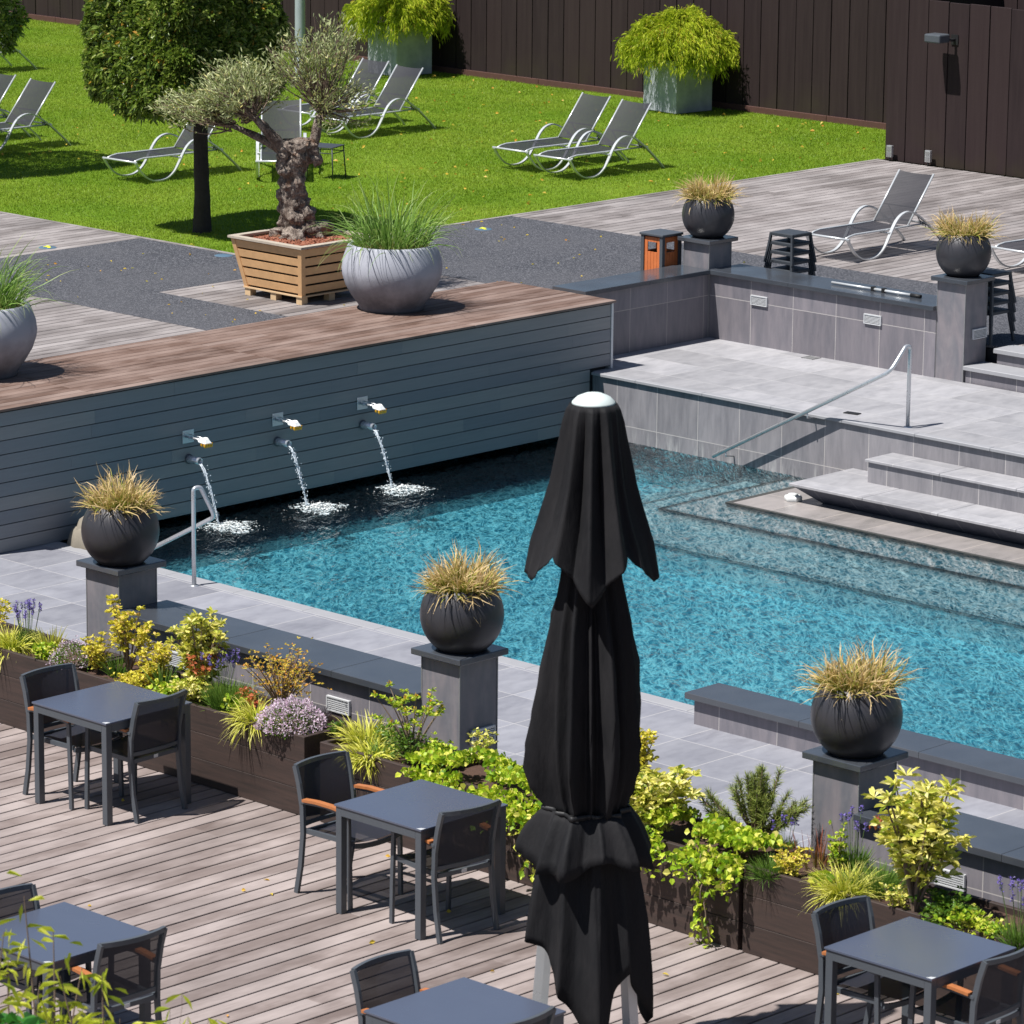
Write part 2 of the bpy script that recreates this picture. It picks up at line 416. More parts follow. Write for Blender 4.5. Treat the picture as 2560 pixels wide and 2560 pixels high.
def olive_bark():
    m = N('olive_bark', .92, .2); p = m.objc()
    n1 = m.noise(m.scale(p, (1, 1, .6)), 9, 6, .7, 1.2); n2 = m.noise(p, 42, 4, .7); v = m.n('ShaderNodeTexVoronoi', feature='DISTANCE_TO_EDGE'); m.l(m.scale(p, (1, 1, .35)), v.inputs['Vector']); v.inputs['Scale'].default_value = 26
    c = m.ramp(n1, [(.32, (.07, .052, .044)), (.46, (.25, .195, .16)), (.60, (.44, .37, .31)), (.74, (.60, .53, .46))]); c = m.mix(m.mr(n2, .35, .6, .7, 0), c, (.05, .035, .03)); c = m.mix(m.mr(m.noise(p, 3.1, 3), .60, .68, 0, .6), c, (.30, .13, .05))
    m.col(c); m.bump(m.math('ADD', n1, m.math('ADD', m.math('MULTIPLY', n2, .4), m.math('MULTIPLY', v.outputs['Distance'], .5))), .95, .05); return m.m
M_bark_o = olive_bark()
M_bark = plain('dark_bark', (.040, .030, .028), .95, var=.4, nscale=16, bumpy=1)
M_twig = plain('pale_twigs', (.21, .15, .11), .85, var=.25, nscale=30)
def canvas():
    m = N('black_canvas', .8, .3); p = m.objc()
    n1 = m.noise(m.scale(p, (1, 1, .35)), 5, 5, .65); n2 = m.noise(p, 260, 2); c = m.mix(m.mr(n1, .42, .68), (.0065, .0065, .008), (.0165, .0155, .017)); m.col(c); m.rgh(m.mr(n1, .3, .7, .7, .9))
    m.bump(m.math('ADD', m.math('MULTIPLY', m.noise(m.scale(p, (1, 1, .25)), 11, 5, .6), 1.0), m.math('MULTIPLY', n2, .05)), .5, .02); return m.m
M_canvas = canvas()

L_holm = leaf_mat('holm_leaves', [(0, (.045, .095, .016)), (.4, (.13, .21, .032)), (.75, (.28, .38, .08)), (.975, (.42, .47, .13)), (1, (.60, .28, .04))], .28, .30)
L_olive = leaf_mat('olive_leaves', [(0, (.24, .28, .12)), (.5, (.42, .46, .22)), (.85, (.58, .60, .34)), (1, (.74, .66, .24))], .25, .5)
L_conif = leaf_mat('thread_conifer', [(0, (.22, .32, .015)), (.5, (.52, .60, .03)), (.9, (.74, .78, .08)), (1, (.42, .26, .04))], .3, .5)
L_yellow = leaf_mat('golden_leaves', [(0, (.38, .38, .04)), (.35, (.80, .68, .06)), (.85, (.92, .80, .16)), (1, (.90, .55, .25))], .3)
L_varieg = leaf_mat('variegated_leaves', [(0, (.20, .30, .03)), (.22, (.58, .60, .08)), (.6, (.92, .82, .20)), (1, (.96, .88, .42))], .3)
L_ivy = leaf_mat('ivy_leaves', [(0, (.12, .26, .015)), (.35, (.38, .55, .03)), (.8, (.68, .72, .07)), (1, (.88, .78, .22))], .3)
L_green = leaf_mat('green_leaves', [(0, (.04, .10, .012)), (.5, (.10, .22, .022)), (1, (.25, .36, .05))], .3)
L_orange = leaf_mat('spring_orange_leaves', [(0, (.45, .40, .05)), (.5, (.78, .55, .08)), (1, (.85, .36, .08))], .3)
L_pink = leaf_mat('pink_petals', [(0, (.55, .34, .52)), (.5, (.76, .58, .74)), (1, (.88, .78, .86))], .3)
L_violet = leaf_mat('violet_petals', [(0, (.10, .06, .34)), (.6, (.22, .15, .58)), (1, (.38, .30, .70))], .3)
L_red = leaf_mat('coral_leaves', [(0, (.55, .10, .05)), (1, (.80, .30, .14))], .3)
L_bamboo = leaf_mat('bamboo_leaves', [(0, (.26, .34, .03)), (.5, (.62, .68, .05)), (1, (.90, .88, .16))], .4)
B_sedge = blade_mat('sedge_blades', [(0, (.13, .19, .02)), (.38, (.30, .35, .05)), (.60, (.62, .46, .16)), (1, (.90, .66, .42))], .28, (.55, .42, .15))
B_green = blade_mat('long_green_blades', [(0, (.30, .32, .08)), (.2, (.12, .24, .03)), (.75, (.24, .42, .08)), (1, (.55, .60, .24))], .3, (.24, .36, .08))
B_yell = blade_mat('yellow_blades', [(0, (.28, .38, .03)), (.5, (.72, .70, .08)), (1, (.90, .80, .30))], .3, (.55, .60, .08))
B_fine = blade_mat('fine_green_blades', [(0, (.05, .11, .02)), (.6, (.12, .24, .03)), (1, (.26, .38, .06))], .3, (.12, .22, .03))
B_red = blade_mat('reddish_blades', [(0, (.14, .16, .02)), (.5, (.35, .12, .05)), (1, (.5, .12, .09))], .3, (.2, .1, .04))
B_lawn = blade_mat('lawn_blades', [(0, (.13, .235, .008)), (.5, (.225, .355, .014)), (1, (.33, .45, .04))], .38, (.29, .38, .03), lawn=True)
B_needle = blade_mat('pine_needles', [(0, (.07, .11, .02)), (.5, (.20, .26, .045)), (1, (.42, .44, .10))], .1, (.12, .15, .03))
BLUEPAINT = None
# ------------------------------------------------------------------ ground and levels
ZW, ZT, ZR, ZU = -.74, -.69, -.04, .31
struct(MB().box(-300, 24.0, -300, 400, -3.0, -2.2).build('ground', M_soil))
gr = MB(); gr.box(48.9, 700, -300, 700, -.5, .29); gr.box(24.5, 48.9, 60.5, 700, -.5, .29); struct(gr.build('grass_ground', M_lawn))

def boards(name, x0, x1, y0, y1, z, mat, pitch=.148, gap=.017, seglen=3.2, seed=1, th=.025, clip=None):
    r = random.Random(seed); mb = MB(); y = y0; i = 0
    while y < y1-.02:
        x = x0 - r.uniform(0, seglen)
        while x < x1:
            L = r.uniform(seglen*.7, seglen*1.25); a, b = max(x, x0), min(x+L, x1)
            if clip: a, b = clip(y, a, b)
            if b-a > .05: dz = r.uniform(-.0012, .0012); mb.box(a, b-.003, y, min(y+pitch-gap, y1), z-th+dz, z+dz, .003)
            x += L
        y += pitch; i += 1
    return struct(mb.build(name, mat))

boards('restaurant_deck', 8.0, 20.27, 9.0, 28.5, 0.0, M_deck, seed=3)
MB_ = MB(); MB_.box(7.8, 20.28, 8.8, 28.7, -.6, -.045); struct(MB_.build('deck_base', M_void))
# lower terrace and its coping along the pool
tf = MB(); tf.box(20.66, 25.12, 9.0, 24.0, -1.6, ZT); tf.box(22.80, 25.12, 24.0, 31.9, -1.6, ZT); struct(tf.build('pool_terrace', M_tfloor))
struct(MB().box(22.62, 22.797, 24.02, 31.9, -1.6, ZT+.004).build('terrace_kerb', M_cope))
struct(MB().box(20.29, 22.61, 24.02, 31.9, -1.7, -1.45).build('lower_path', M_soil))
cp = MB()
y = 9.0
while y < 31.8: cp.box(25.124, 25.285, y, min(y+.927, 31.85), ZT-.05, ZT+.003, .004); y += .93
struct(cp.build('pool_coping', M_cope))
# pool basin
FLOOR = -1.16
def pool_floor_mat():
    m = N('pool_mosaic', .5, .4); p = m.posv()
    n = m.noise(p, 1.1, 3); m.col(m.mix(n, (.33, .70, .78), (.45, .82, .88))); return m.m
M_pool = pool_floor_mat()
pb = MB()
pb.box(25.12, 33.0, 8.8, 32.1, FLOOR-.2, FLOOR)
pb.box(24.9, 25.12, 8.8, 32.1, FLOOR-.2, ZW-.003)
struct(pb.build('pool_basin', M_pool))
struct(MB().box(25.1, 33.2, 31.9, 32.1, FLOOR, .2).build('pool_back_wall', M_void))
# submerged steps (L shaped)
def ledge(name, x0, y1, z, mat, y0=9.0, zb=FLOOR+.001):
    mb = MB(); mb.box(x0+.01, 32.86, y0, y1-.01, zb, z-.0235); mb.box(x0+.0405, 32.86, y0, y1-.0625, z-.0236, z-.001); o = struct(mb.build(name, mat))
    e = MB(); e.box(x0, x0+.04, y0, y1, z-.022, z+.001); e.box(x0+.04, 32.86, y1-.062, y1, z-.022, z+.001); struct(e.build(name+'_edge', M_edge)); return o
M_edge = plain('dark_nosing', (.06, .06, .055), .6)
M_l1 = tile_mat('wet_step_tiles', 'x', 'y', .6, .6, 31.4, 27.1, (.26, .24, .23), (.36, .325, .31), (.45, .4, .36), rough=.3, streak=.6)
M_l2 = plain('step_tiles', (.62, .63, .63), .5, var=.12, nscale=3)
M_l3 = plain('deep_step_tiles', (.55, .66, .68), .5, var=.12, nscale=3)
ledge('pool_step', 30.02, 28.10, -.90, M_l3, zb=FLOOR+.001)
ledge('pool_step_upper', 30.88, 27.52, -.795, M_l2, zb=-.905)
ledge('pool_platform', 31.40, 27.06, ZW+.004, M_l1, zb=-.80)
ex = MB(); ex.box(30.6, 32.86, 28.11, 28.62, FLOOR+.001, -1.0); struct(ex.build('pool_step_lowest', M_l3))

# water
def water_mat():
    m = bpy.data.materials.new('pool_water'); m.use_nodes = True; t = m.node_tree; t.nodes.clear()
    n = N.__new__(N); n.m = m; n.t = t
    out = n.n('ShaderNodeOutputMaterial'); p = n.posv()
    q = n.scale(p, (1, 1, 1))
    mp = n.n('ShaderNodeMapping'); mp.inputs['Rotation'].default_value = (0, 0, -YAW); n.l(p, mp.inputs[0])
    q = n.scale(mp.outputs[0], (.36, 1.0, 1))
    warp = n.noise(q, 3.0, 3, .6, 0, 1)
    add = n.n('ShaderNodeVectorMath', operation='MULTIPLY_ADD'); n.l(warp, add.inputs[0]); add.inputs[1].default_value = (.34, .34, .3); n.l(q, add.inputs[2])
    def caustic_net(scale, w_):
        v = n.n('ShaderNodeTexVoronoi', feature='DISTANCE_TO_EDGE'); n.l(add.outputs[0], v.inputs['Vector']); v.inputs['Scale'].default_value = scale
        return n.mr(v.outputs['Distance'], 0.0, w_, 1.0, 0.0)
    c1 = n.math('POWER', caustic_net(9.5, .20), 1.6); c2 = n.math('POWER', caustic_net(17.0, .26), 1.8); w1 = n.noise(add.outputs[0], 21, 4, .65, .3)
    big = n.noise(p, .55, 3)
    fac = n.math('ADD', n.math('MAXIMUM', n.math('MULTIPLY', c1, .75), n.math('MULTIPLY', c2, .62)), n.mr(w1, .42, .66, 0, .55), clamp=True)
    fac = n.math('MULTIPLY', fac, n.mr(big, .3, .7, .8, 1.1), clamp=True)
    fac = n.mr(fac, .12, .85, 0.0, 1.0); col = n.mix(fac, (.13, .35, .43), (1.0, 1.0, 1.0))  # caustic light pattern painted into the water tint, patterning the pool floor
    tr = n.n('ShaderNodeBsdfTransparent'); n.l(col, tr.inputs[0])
    gl = n.n('ShaderNodeBsdfGlossy'); gl.inputs['Roughness'].default_value = .04
    h1 = n.noise(q, 5.0, 4, .62, .4); h2 = n.noise(q, 17, 3, .6, .3); h = n.math('ADD', h1, n.math('MULTIPLY', h2, .30))
    bp = n.n('ShaderNodeBump'); bp.inputs['Strength'].default_value = .8; bp.inputs['Distance'].default_value = .07; n.l(h, bp.inputs['Height'])
    n.l(bp.outputs[0], gl.inputs['Normal'])
    fr = n.n('ShaderNodeFresnel'); fr.inputs['IOR'].default_value = 1.33; n.l(bp.outputs[0], fr.inputs['Normal'])
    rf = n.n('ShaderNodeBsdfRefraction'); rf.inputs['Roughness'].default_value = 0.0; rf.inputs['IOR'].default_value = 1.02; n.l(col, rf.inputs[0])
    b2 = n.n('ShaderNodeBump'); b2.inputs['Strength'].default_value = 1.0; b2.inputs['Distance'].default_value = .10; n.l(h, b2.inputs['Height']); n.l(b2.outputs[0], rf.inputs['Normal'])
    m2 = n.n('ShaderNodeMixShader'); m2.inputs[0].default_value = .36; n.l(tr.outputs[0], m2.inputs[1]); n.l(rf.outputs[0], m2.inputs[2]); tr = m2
    ms = n.n('ShaderNodeMixShader'); n.l(fr.outputs[0], ms.inputs[0]); n.l(tr.outputs[0], ms.inputs[1]); n.l(gl.outputs[0], ms.inputs[2])
    n.l(ms.outputs[0], out.inputs['Surface'])
    va = n.n('ShaderNodeVolumeAbsorption'); va.inputs['Color'].default_value = (.25, .86, .95, 1); va.inputs['Density'].default_value = .46; n.l(va.outputs[0], out.inputs['Volume'])
    return m
M_water = water_mat()
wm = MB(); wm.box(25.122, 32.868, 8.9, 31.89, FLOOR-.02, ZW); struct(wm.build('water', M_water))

# raised terrace, its steps
rt = MB(); rt.box(32.90, 35.345, 8.5, 31.9, -1.4, ZR); struct(rt.build('raised_terrace', M_rfloor))
pw = MB(); pw.box(32.872, 32.899, 8.5, 30.24, -1.4, ZR-.03); struct(pw.build('terrace_riser', M_pw))
ed = MB(); y = 8.5
while y < 30.2: ed.box(32.835, 32.92, y, min(y+.955, 30.26), ZR-.028, ZR+.003, .006); y += .96
struct(ed.build('terrace_edge', M_cope))
def stone_step(name, x0, y1, z, x1=32.87):
    mb = MB(); mb.box(x0+.03, x1, 8.5, y1-.02, z-.35, z-.028); struct(mb.build(name+'_riser', M_pw))
    sl = MB(); yy = y1
    while yy > 8.6: sl.box(x0, x1, max(8.5, yy-.953), yy, z-.027, z, .006); yy -= .96
    return struct(sl.build(name, M_rfloor))
stone_step('terrace_step', 32.42, 26.08, -.285)
sl = MB(); yy = 26.6
while yy > 8.6: sl.box(31.85, 32.87, max(8.5, yy-.953), yy, -.557, -.530, .006); yy -= .96
struct(sl.build('lower_step', M_rfloor))
sb = MB(); sb.add([(31.87, 26.58, -.558), (31.87, 8.5, -.558), (32.10, 8.5, ZW-.02), (32.10, 26.30, ZW-.02), (32.87, 26.58, -.558), (32.87, 26.30, ZW-.02)], [(0, 1, 2, 3), (0, 3, 5, 4)])
M_slope = tile_mat('dark_sloped_tiles', 'y', 'z', .45, .8, 26.3, -1.2, (.035, .042, .065), (.062, .07, .095), (.15, .16, .18), True, .004)
struct(sb.build('step_underside', M_slope))

# upper level
boards('lounger_deck', 38.47, 46.02, 8.5, 36.88, ZU, M_updeck, seed=5)
boards('side_deck', 24.5, 30.20, 31.96, 41.5, ZU, M_updeck, seed=6)
boards('lawn_edge_deck', 28.5, 33.80, 38.82, 46.0, ZU, M_updeck, seed=8, clip=lambda y, a, b: (a, b) if y > 38.8 else (a, a))
boards('tree_deck', 31.42, 34.6, 31.96, 35.75, ZU, M_updeck, seed=9)
base = MB(); base.box(24.4, 47.0, 8.4, 48, -.3, ZU-.04); base.box(46.9, 49.0, 36.5, 62, -.3, ZU-.04)
b2 = MB(); b2.box(35.80, 46.1, 8.4, 31.9, -.4, ZU-.04); b2.box(24.4, 46.1, 31.91, 60, -.4, ZU-.04); struct(b2.build('upper_base', M_void))
asp = MB()
asp.box(35.80, 38.465, 8.5, 31.95, ZU-.03, ZU); asp.box(34.61, 38.465, 31.955, 36.88, ZU-.03, ZU); asp.box(30.205, 31.415, 31.955, 38.80, ZU-.03, ZU)
asp.box(31.42, 34.605, 35.755, 36.88, ZU-.03, ZU); asp.box(31.42, 33.80, 36.885, 38.80, ZU-.03, ZU); asp.box(28.0, 30.2, 38.0, 38.8, ZU-.03, ZU); asp.box(24.5, 30.2, 41.51, 46, ZU-.03, ZU)
struct(asp.build('asphalt_path', M_asph))
kb = MB(); kb.box(33.803, 33.87, 36.95, 47, ZU-.05, ZU+.004); kb.box(33.803, 46.02, 36.885, 36.945, ZU-.05, ZU+.004); struct(kb.build('lawn_kerb', M_updeck))
# lawn sheet with gentle unevenness
def sheet(name, x0, x1, y0, y1, z, n, amp, mat):
    xs = np.linspace(x0, x1, n); ys = np.linspace(y0, y1, n); V = []
    for yv in ys:
        for xv in xs: V.append((xv, yv, z + amp*mnoise.noise(Vector((xv*.6, yv*.6, 3)))))
    f = np.array([[j*n+i, j*n+i+1, (j+1)*n+i+1, (j+1)*n+i] for j in range(n-1) for i in range(n-1)])
    return fast_mesh(name, np.array(V), f, mat)
struct(sheet('lawn', 33.86, 48.95, 36.94, 61, ZU-.012, 90, .008, M_lawn))
# grass blades over the visible lawn
ng = 520000
gx = rng.uniform(33.9, 48.55, ng*2); gy = rng.uniform(36.97, 60.5, ng*2)
# keep what lies within a generous view wedge
ang = np.degrees(np.arctan2(gy, gx)); keep = (np.abs(ang-43.75) < 8.6) & ~((gx > 46.0) & (gy < 36.95)); gx = gx[keep][:ng]; gy = gy[keep][:ng]; n_ = len(gx)
hb = np.stack([gx, gy, np.full(n_, ZU-.012)], 1); dd = unit(np.stack([rng.normal(0, .45, n_), rng.normal(0, .45, n_), np.ones(n_)], 1))
dist = np.sqrt(gx**2+gy**2); hh = rng.uniform(.018, .040, n_)[:, None]
side = unit(np.stack([rng.normal(size=n_), rng.normal(size=n_), np.zeros(n_)], 1))*rng.uniform(.0025, .006, n_)[:, None]
V = np.stack([hb-side, hb+side, hb+dd*hh], 1).reshape(-1, 3); T = np.tile(np.array([0, 0, 1.0]), n_)
tag(fast_mesh('grass', V, np.arange(n_*3).reshape(-1, 3), B_lawn, tattr=T, smooth=False), 'short sunlit green lawn grass', 'grass', kind='stuff')
# fallen leaves
na = 110; ax = np.concatenate([rng.uniform(30.3, 38.2, na), rng.uniform(14, 19.2, 40)]); ay = np.concatenate([rng.uniform(32.1, 38.6, na), rng.uniform(13, 23, 40)]); az = np.concatenate([np.full(na, ZU+.008), np.full(40, .008)])
tag(leaves('dry_leaves', np.stack([ax, ay, az], 1), np.stack([rng.normal(size=na+40), rng.normal(size=na+40), rng.uniform(0, .25, na+40)], 1), .04, .022, L_orange), 'tiny dry leaves lying on the asphalt path and decks', 'dry leaves', kind='stuff')
nl = 240
lx = rng.uniform(37, 48.3, nl); ly = rng.uniform(37.2, 48, nl)
lv = np.stack([lx, ly, np.full(nl, ZU+.02)], 1)
tag(leaves('fallen_leaves', lv, np.stack([rng.normal(size=nl), rng.normal(size=nl), rng.uniform(0, .4, nl)], 1), .06, .035, L_orange), 'small pale fallen leaves scattered on the lawn', 'fallen leaves', kind='stuff')

# ------------------------------------------------------------------ walls and pillars
asp2 = MB(); asp2.box(33.25, 35.795, 31.21, 31.95, ZU-.03, ZU); struct(asp2.build('asphalt_corner', M_asph))
def louvre(parent, c, axis):
    """recessed louvred wall light; axis 'x' faces -X, 'y' faces -Y"""
    def bx(mb, u0, u1, z0, z1, d0, d1):
        if axis == 'x': mb.box(c[0]-d1, c[0]-d0, c[1]+u0, c[1]+u1, c[2]+z0, c[2]+z1)
        else: mb.box(c[0]+u0, c[0]+u1, c[1]-d1, c[1]-d0, c[2]+z0, c[2]+z1)
    f = MB(); W, H = .12, .055
    bx(f, -W, W, H-.010, H, 0, .022); bx(f, -W, W, -H, -H+.010, 0, .022); bx(f, -W, -W+.010, -H+.0102, H-.0102, 0, .0218); bx(f, W-.010, W, -H+.0102, H-.0102, 0, .0218)
    o = f.build('wall_light', M_lamp, parent)
    bk = MB(); bx(bk, -W+.010, W-.010, -H+.010, H-.010, 0, .003); bk.build('lamp_recess', M_dark, o)
    s = MB()
    for i in range(6):
        z = -H+.018+i*.0145; bx(s, -W+.011, W-.011, z, z+.0075, .006, .018)
    s.build('slats', M_lamp, o)
def pillar(cx, cy, z0, label, group, lights=()):
    t = thing('stone_pillar', label, 'pillar', (0, 0, 0), 0, group)
    h = .19
    MB().box(cx-h, cx+h, cy-h, cy+h, z0, 1.032).build('shaft', M_pillar, t)
    e = MB()
    for sx, sy in ((-1, -1), (1, -1), (-1, 1)): e.box(cx+sx*h-.004, cx+sx*h+.004, cy+sy*h-.004, cy+sy*h+.004, z0+.001, 1.031)
    e.build('corner_trim', M_lampdull, t)
    MB().box(cx-.247, cx+.247, cy-.247, cy+.247, 1.033, 1.08).build('cap', M_slate, t, bevel=.006)
    for l in lights: louvre(t, l, 'y')
    return t
M_lampdull = plain('grey_trim', (.26, .26, .26), .5, .3)
def pillar_mat():
    m = N('pillar_tiles', .5, .45); p = m.posv()
    n1 = m.noise(m.scale(p, (6, 6, 1.4)), 1.2, 5, .6, .5); n2 = m.noise(p, 9, 4)
    c = m.mix(m.mr(n1, .32, .68), (.14, .145, .165), (.245, .215, .225)); c = m.mix(m.mr(n2, .45, .8, 0, .3), c, (.32, .30, .30))
    m.col(c); m.bump(n2, .1, .003); return m.m
M_pillar = pillar_mat()
gpil = 'stone pillars with black globe pots'
pillar(20.47, 23.76, -1.6, 'stone pillar at the left end of the low wall, under the leftmost black globe pot', gpil)
pillar(20.47, 20.10, -1.6, 'stone pillar left of the closed parasol with a louvred light in its side', gpil, [(20.50, 19.906, .47)])
pillar(20.45, 16.46, -1.6, 'stone pillar right of the closed parasol beside the pool seat wall', gpil)
pillar(35.50, 30.94, -.2, 'short looking stone pillar beside the orange litter bin', gpil)
pillar(35.53, 27.30, -.2, 'stone pillar at the head of the steps with a light low on its side', gpil, [(35.59, 27.106, .47)])

def wall(name, label, group, body, cap, capj=(), lights=(), mats=None):
    t = thing(name, label, 'wall', (0, 0, 0), 0, group)
    b = MB()
    for q in body: b.box(*q)
    b.build('wall_body', mats or M_wx, t)
    c = MB()
    for q in cap: c.box(*q, .004)
    c.build('cap', M_slate, t)
    for l in lights: louvre(t, l, 'x')
    return t
def capsegs(x0, x1, y0, y1, z0, z1, L, axis='y', start=None):
    out = []
    if axis == 'y':
        y = y1
        while y > y0+.05: out.append((x0, x1, max(y0, y-L+.003), y, z0, z1)); y -= L
    else:
        x = x0
        while x < x1-.05: out.append((x, min(x1, x+L-.003), y0, y1, z0, z1)); x += L
    return out
wall('low_wall', 'low tiled wall with slate cap between the two left pillars, behind the planting', 'low tiled walls around the pool',
     [(20.285, 20.67, 20.292, 23.568, -1.6, .70)], capsegs(20.225, 20.76, 20.295, 23.565, .701, .75, 1.2), lights=[(20.284, 21.14, .485), (20.284, 22.86, .49)])
wall('low_wall', 'low tiled wall with slate cap running out of the picture behind the tall yellow shrub', 'low tiled walls around the pool',
     [(20.265, 20.65, 8.0, 16.268, -1.6, .70)], capsegs(20.205, 20.74, 8.0, 16.265, .701, .75, 1.2), lights=[(20.264, 15.50, .475)])
t = wall('seat_wall', 'knee-high seat wall with wide dark cap along the near edge of the pool', None,
     [(24.87, 25.19, 8.0, 21.72, -1.0, -.472)], capsegs(24.815, 25.24, 8.0, 21.78, -.471, -.42, 1.22))
t = wall('corner_wall', 'tiled corner wall of the raised terrace with louvred lights and a telescopic pole on its cap', 'low tiled walls around the pool',
     [(35.33, 35.795, 27.492, 30.748, -.2, .70), ], capsegs(35.275, 35.85, 27.495, 30.745, .701, .75, 1.2), lights=[(35.329, 30.0, .48), (35.329, 28.36, .485)])
a = MB(); a.box(33.185, 35.308, 30.75, 31.17, -.2, .70); a.build('wall_return', M_wy, t)
c = MB()
for q in capsegs(33.20, 35.30, 30.70, 31.20, .701, .75, 1.06, 'x'): c.box(*q, .004)
c.build('cap', M_slate, t)
# steps up to the lounger deck (right of the pillar)
st = MB(); st.box(35.37, 35.79, 8.4, 27.10, -.2, .098); struct(st.build('upper_step_riser', M_wx))
st = MB(); st.box(35.33, 35.70, 8.4, 27.105, .10, .144, .006); struct(st.build('upper_step', M_cope_dark if False else M_cope))
st = MB(); st.box(35.70, 35.99, 8.4, 26.93, .145, .264); struct(st.build('top_step_riser', M_wx))
st = MB(); st.box(35.655, 36.0, 8.4, 26.95, .266, .314, .006); struct(st.build('top_step', M_cope))
boards('step_deck', 36.01, 36.35, 8.4, 26.9, ZU+.004, M_updeck, seed=21)

# ------------------------------------------------------------------ clad bench wall with the spouts
t = thing('bench_wall', 'long blue-grey clad wall above the pool with a brown boarded bench top', 'wall')
r = random.Random(4); mb = MB(); z = .672; i = 0
while z > -.60:
    xe = 33.148 if z-.128 > ZR-.02 else 32.822
    x = 24.4 - r.uniform(0, 3)
    while x < xe:
        L = r.uniform(3.0, 4.0); a_, b_ = max(x, 24.4), min(x+L, xe)
        if b_-a_ > .05: mb.box(a_, b_-.002, 30.27+r.uniform(-.0008, .0008), 30.292, z-.128, z)
        x += L
    z -= .1365
mb.build('cladding', M_clad, t)
MB().box(24.3, 33.10, 30.30, 31.88, -.645, .672).build('core', M_void, t)
MB().box(33.150, 33.182, 30.262, 31.90, ZR+.002, .68).build('corner_strip', M_lamp, t)
mb = MB(); y = 30.238; r = random.Random(14); seams = [25.73, 28.18, 30.85]
k = 0
while y < 31.93:
    xs = [24.3, 25.73, 28.18, 31.0, 33.20]
    for a_, b_ in zip(xs, xs[1:]):
        cuts = [a_] + ([r.uniform(a_+.6, b_-.6)] if r.random() < .25 else []) + [b_]
        for q0, q1 in zip(cuts, cuts[1:]): mb.box(q0+.002, q1-.003, y, min(y+.1075, 31.95), .690, .715+r.uniform(-.001, .001), .003)
    y += .1185; k += 1
mb.build('bench_top', M_brown, t)
MB().box(24.3, 33.16, 30.265, 31.9, .675, .688).build('top_shadow_band', M_void, t)  # black bearer sheet, its front edge paints the shadow under the bench overhang

def shower(x, label):
    t = thing('shower_arm', label, 'pool fitting', (x, 30.268, .105), 0, 'steel lamp arms on the clad wall')
    MB().box(-.075, .075, -.006, 0, -.066, .066).build('wall_plate', M_metal, t, bevel=.003)
    m = MB(); m.tube([(0-.03, -.006, 0), (-.03, -.25, 0)], .013, 10); m.tube([(.02, -.006, .016), (.02, -.23, .006)], .006, 8); m.tube([(-.03, -.05, 0), (-.03, -.075, 0)], .019, 10); m.build('arm', M_metal, t)
    m = MB()
    top = [(-.075, -.235, -.005), (-.05, -.315, -.022), (.025, -.320, -.022), (.055, -.235, -.005), (.04, -.205, .002), (-.055, -.205, .002)]
    mid = [(-.055, -.245, .020), (-.035, -.290, .012), (.012, -.292, .012), (.038, -.245, .020), (.03, -.22, .020), (-.04, -.22, .020)]
    n = 6; v = top+mid+[(a, b, c-.010) for a, b, c in top]
    f = [(i, (i+1) % n, n+(i+1) % n, n+i) for i in range(n)] + [(n, n+1, n+2, n+3, n+4, n+5)] + [((i+1) % n, i, 2*n+i, 2*n+(i+1) % n) for i in range(n)]
    m.add(v, f); m.build('lamp_hood', M_white, t)
    m = MB()
    for ix in range(4):
        for iy in range(2):
            cx, cy = -.052+ix*.028, -.308+iy*.045
            prof = [(.0001, -.070+iy*.008), (.010, -.064+iy*.008), (.0145, -.050), (.0145, -.024)]
            m.lathe(prof, 10, (cx, cy, 0))
    m.build('orange_lamps', M_amber, t)
M_amber = plain('amber_glass', (1.0, .48, .03), .25, var=.05)
shower(26.965, 'steel arm with amber lamps on the clad wall, nearest the left edge of the pool')
shower(28.175, 'steel arm with amber lamps on the clad wall, between the other two')
shower(29.365, 'steel arm with amber lamps on the clad wall, nearest the parasol')
def jet_mat():
    m = N('falling_water', .08, .6); m.b.inputs['Base Color'].default_value = (.85, .93, 1, 1); m.b.inputs['Transmission Weight'].default_value = .25; m.b.inputs['IOR'].default_value = 1.33; return m.m
M_jet = jet_mat()
def blobs(name, cen, rad, mat, parent=None, flatz=1.0, sub=1, kind=None):
    import bmesh
    bm = bmesh.new(); bmesh.ops.create_icosphere(bm, subdivisions=sub, radius=1.0); bm.verts.ensure_lookup_table()
    bv = np.array([v.co[:] for v in bm.verts]); bf = np.array([[v.index for v in f.verts] for f in bm.faces]); bm.free()
    n = len(cen); s_ = np.asarray(rad).reshape(n, -1); 
    if s_.shape[1] == 1: s_ = np.concatenate([s_, s_, s_*flatz], 1)
    V = (bv[None]*s_[:, None, :] + np.asarray(cen)[:, None, :]).reshape(-1, 3); Fc = (bf[None] + (np.arange(n)*len(bv))[:, None, None]).reshape(-1, 3)
    return fast_mesh(name, V, Fc, mat, parent)
def foam_mat():
    m = N('foam', .35, .5); m.b.inputs['Base Color'].default_value = (.80, .90, .93, 1)
    tr = m.n('ShaderNodeBsdfTransparent'); ms = m.n('ShaderNodeMixShader'); n1 = m.noise(m.posv(), 28, 5, .7); m.l(m.mr(n1, .50, .60), ms.inputs[0])
    m.l(tr.outputs[0], ms.inputs[1]); m.l(m.b.outputs[0], ms.inputs[2]); m.l(ms.outputs[0], m.out.inputs[0]); return m.m
M_foam = foam_mat()
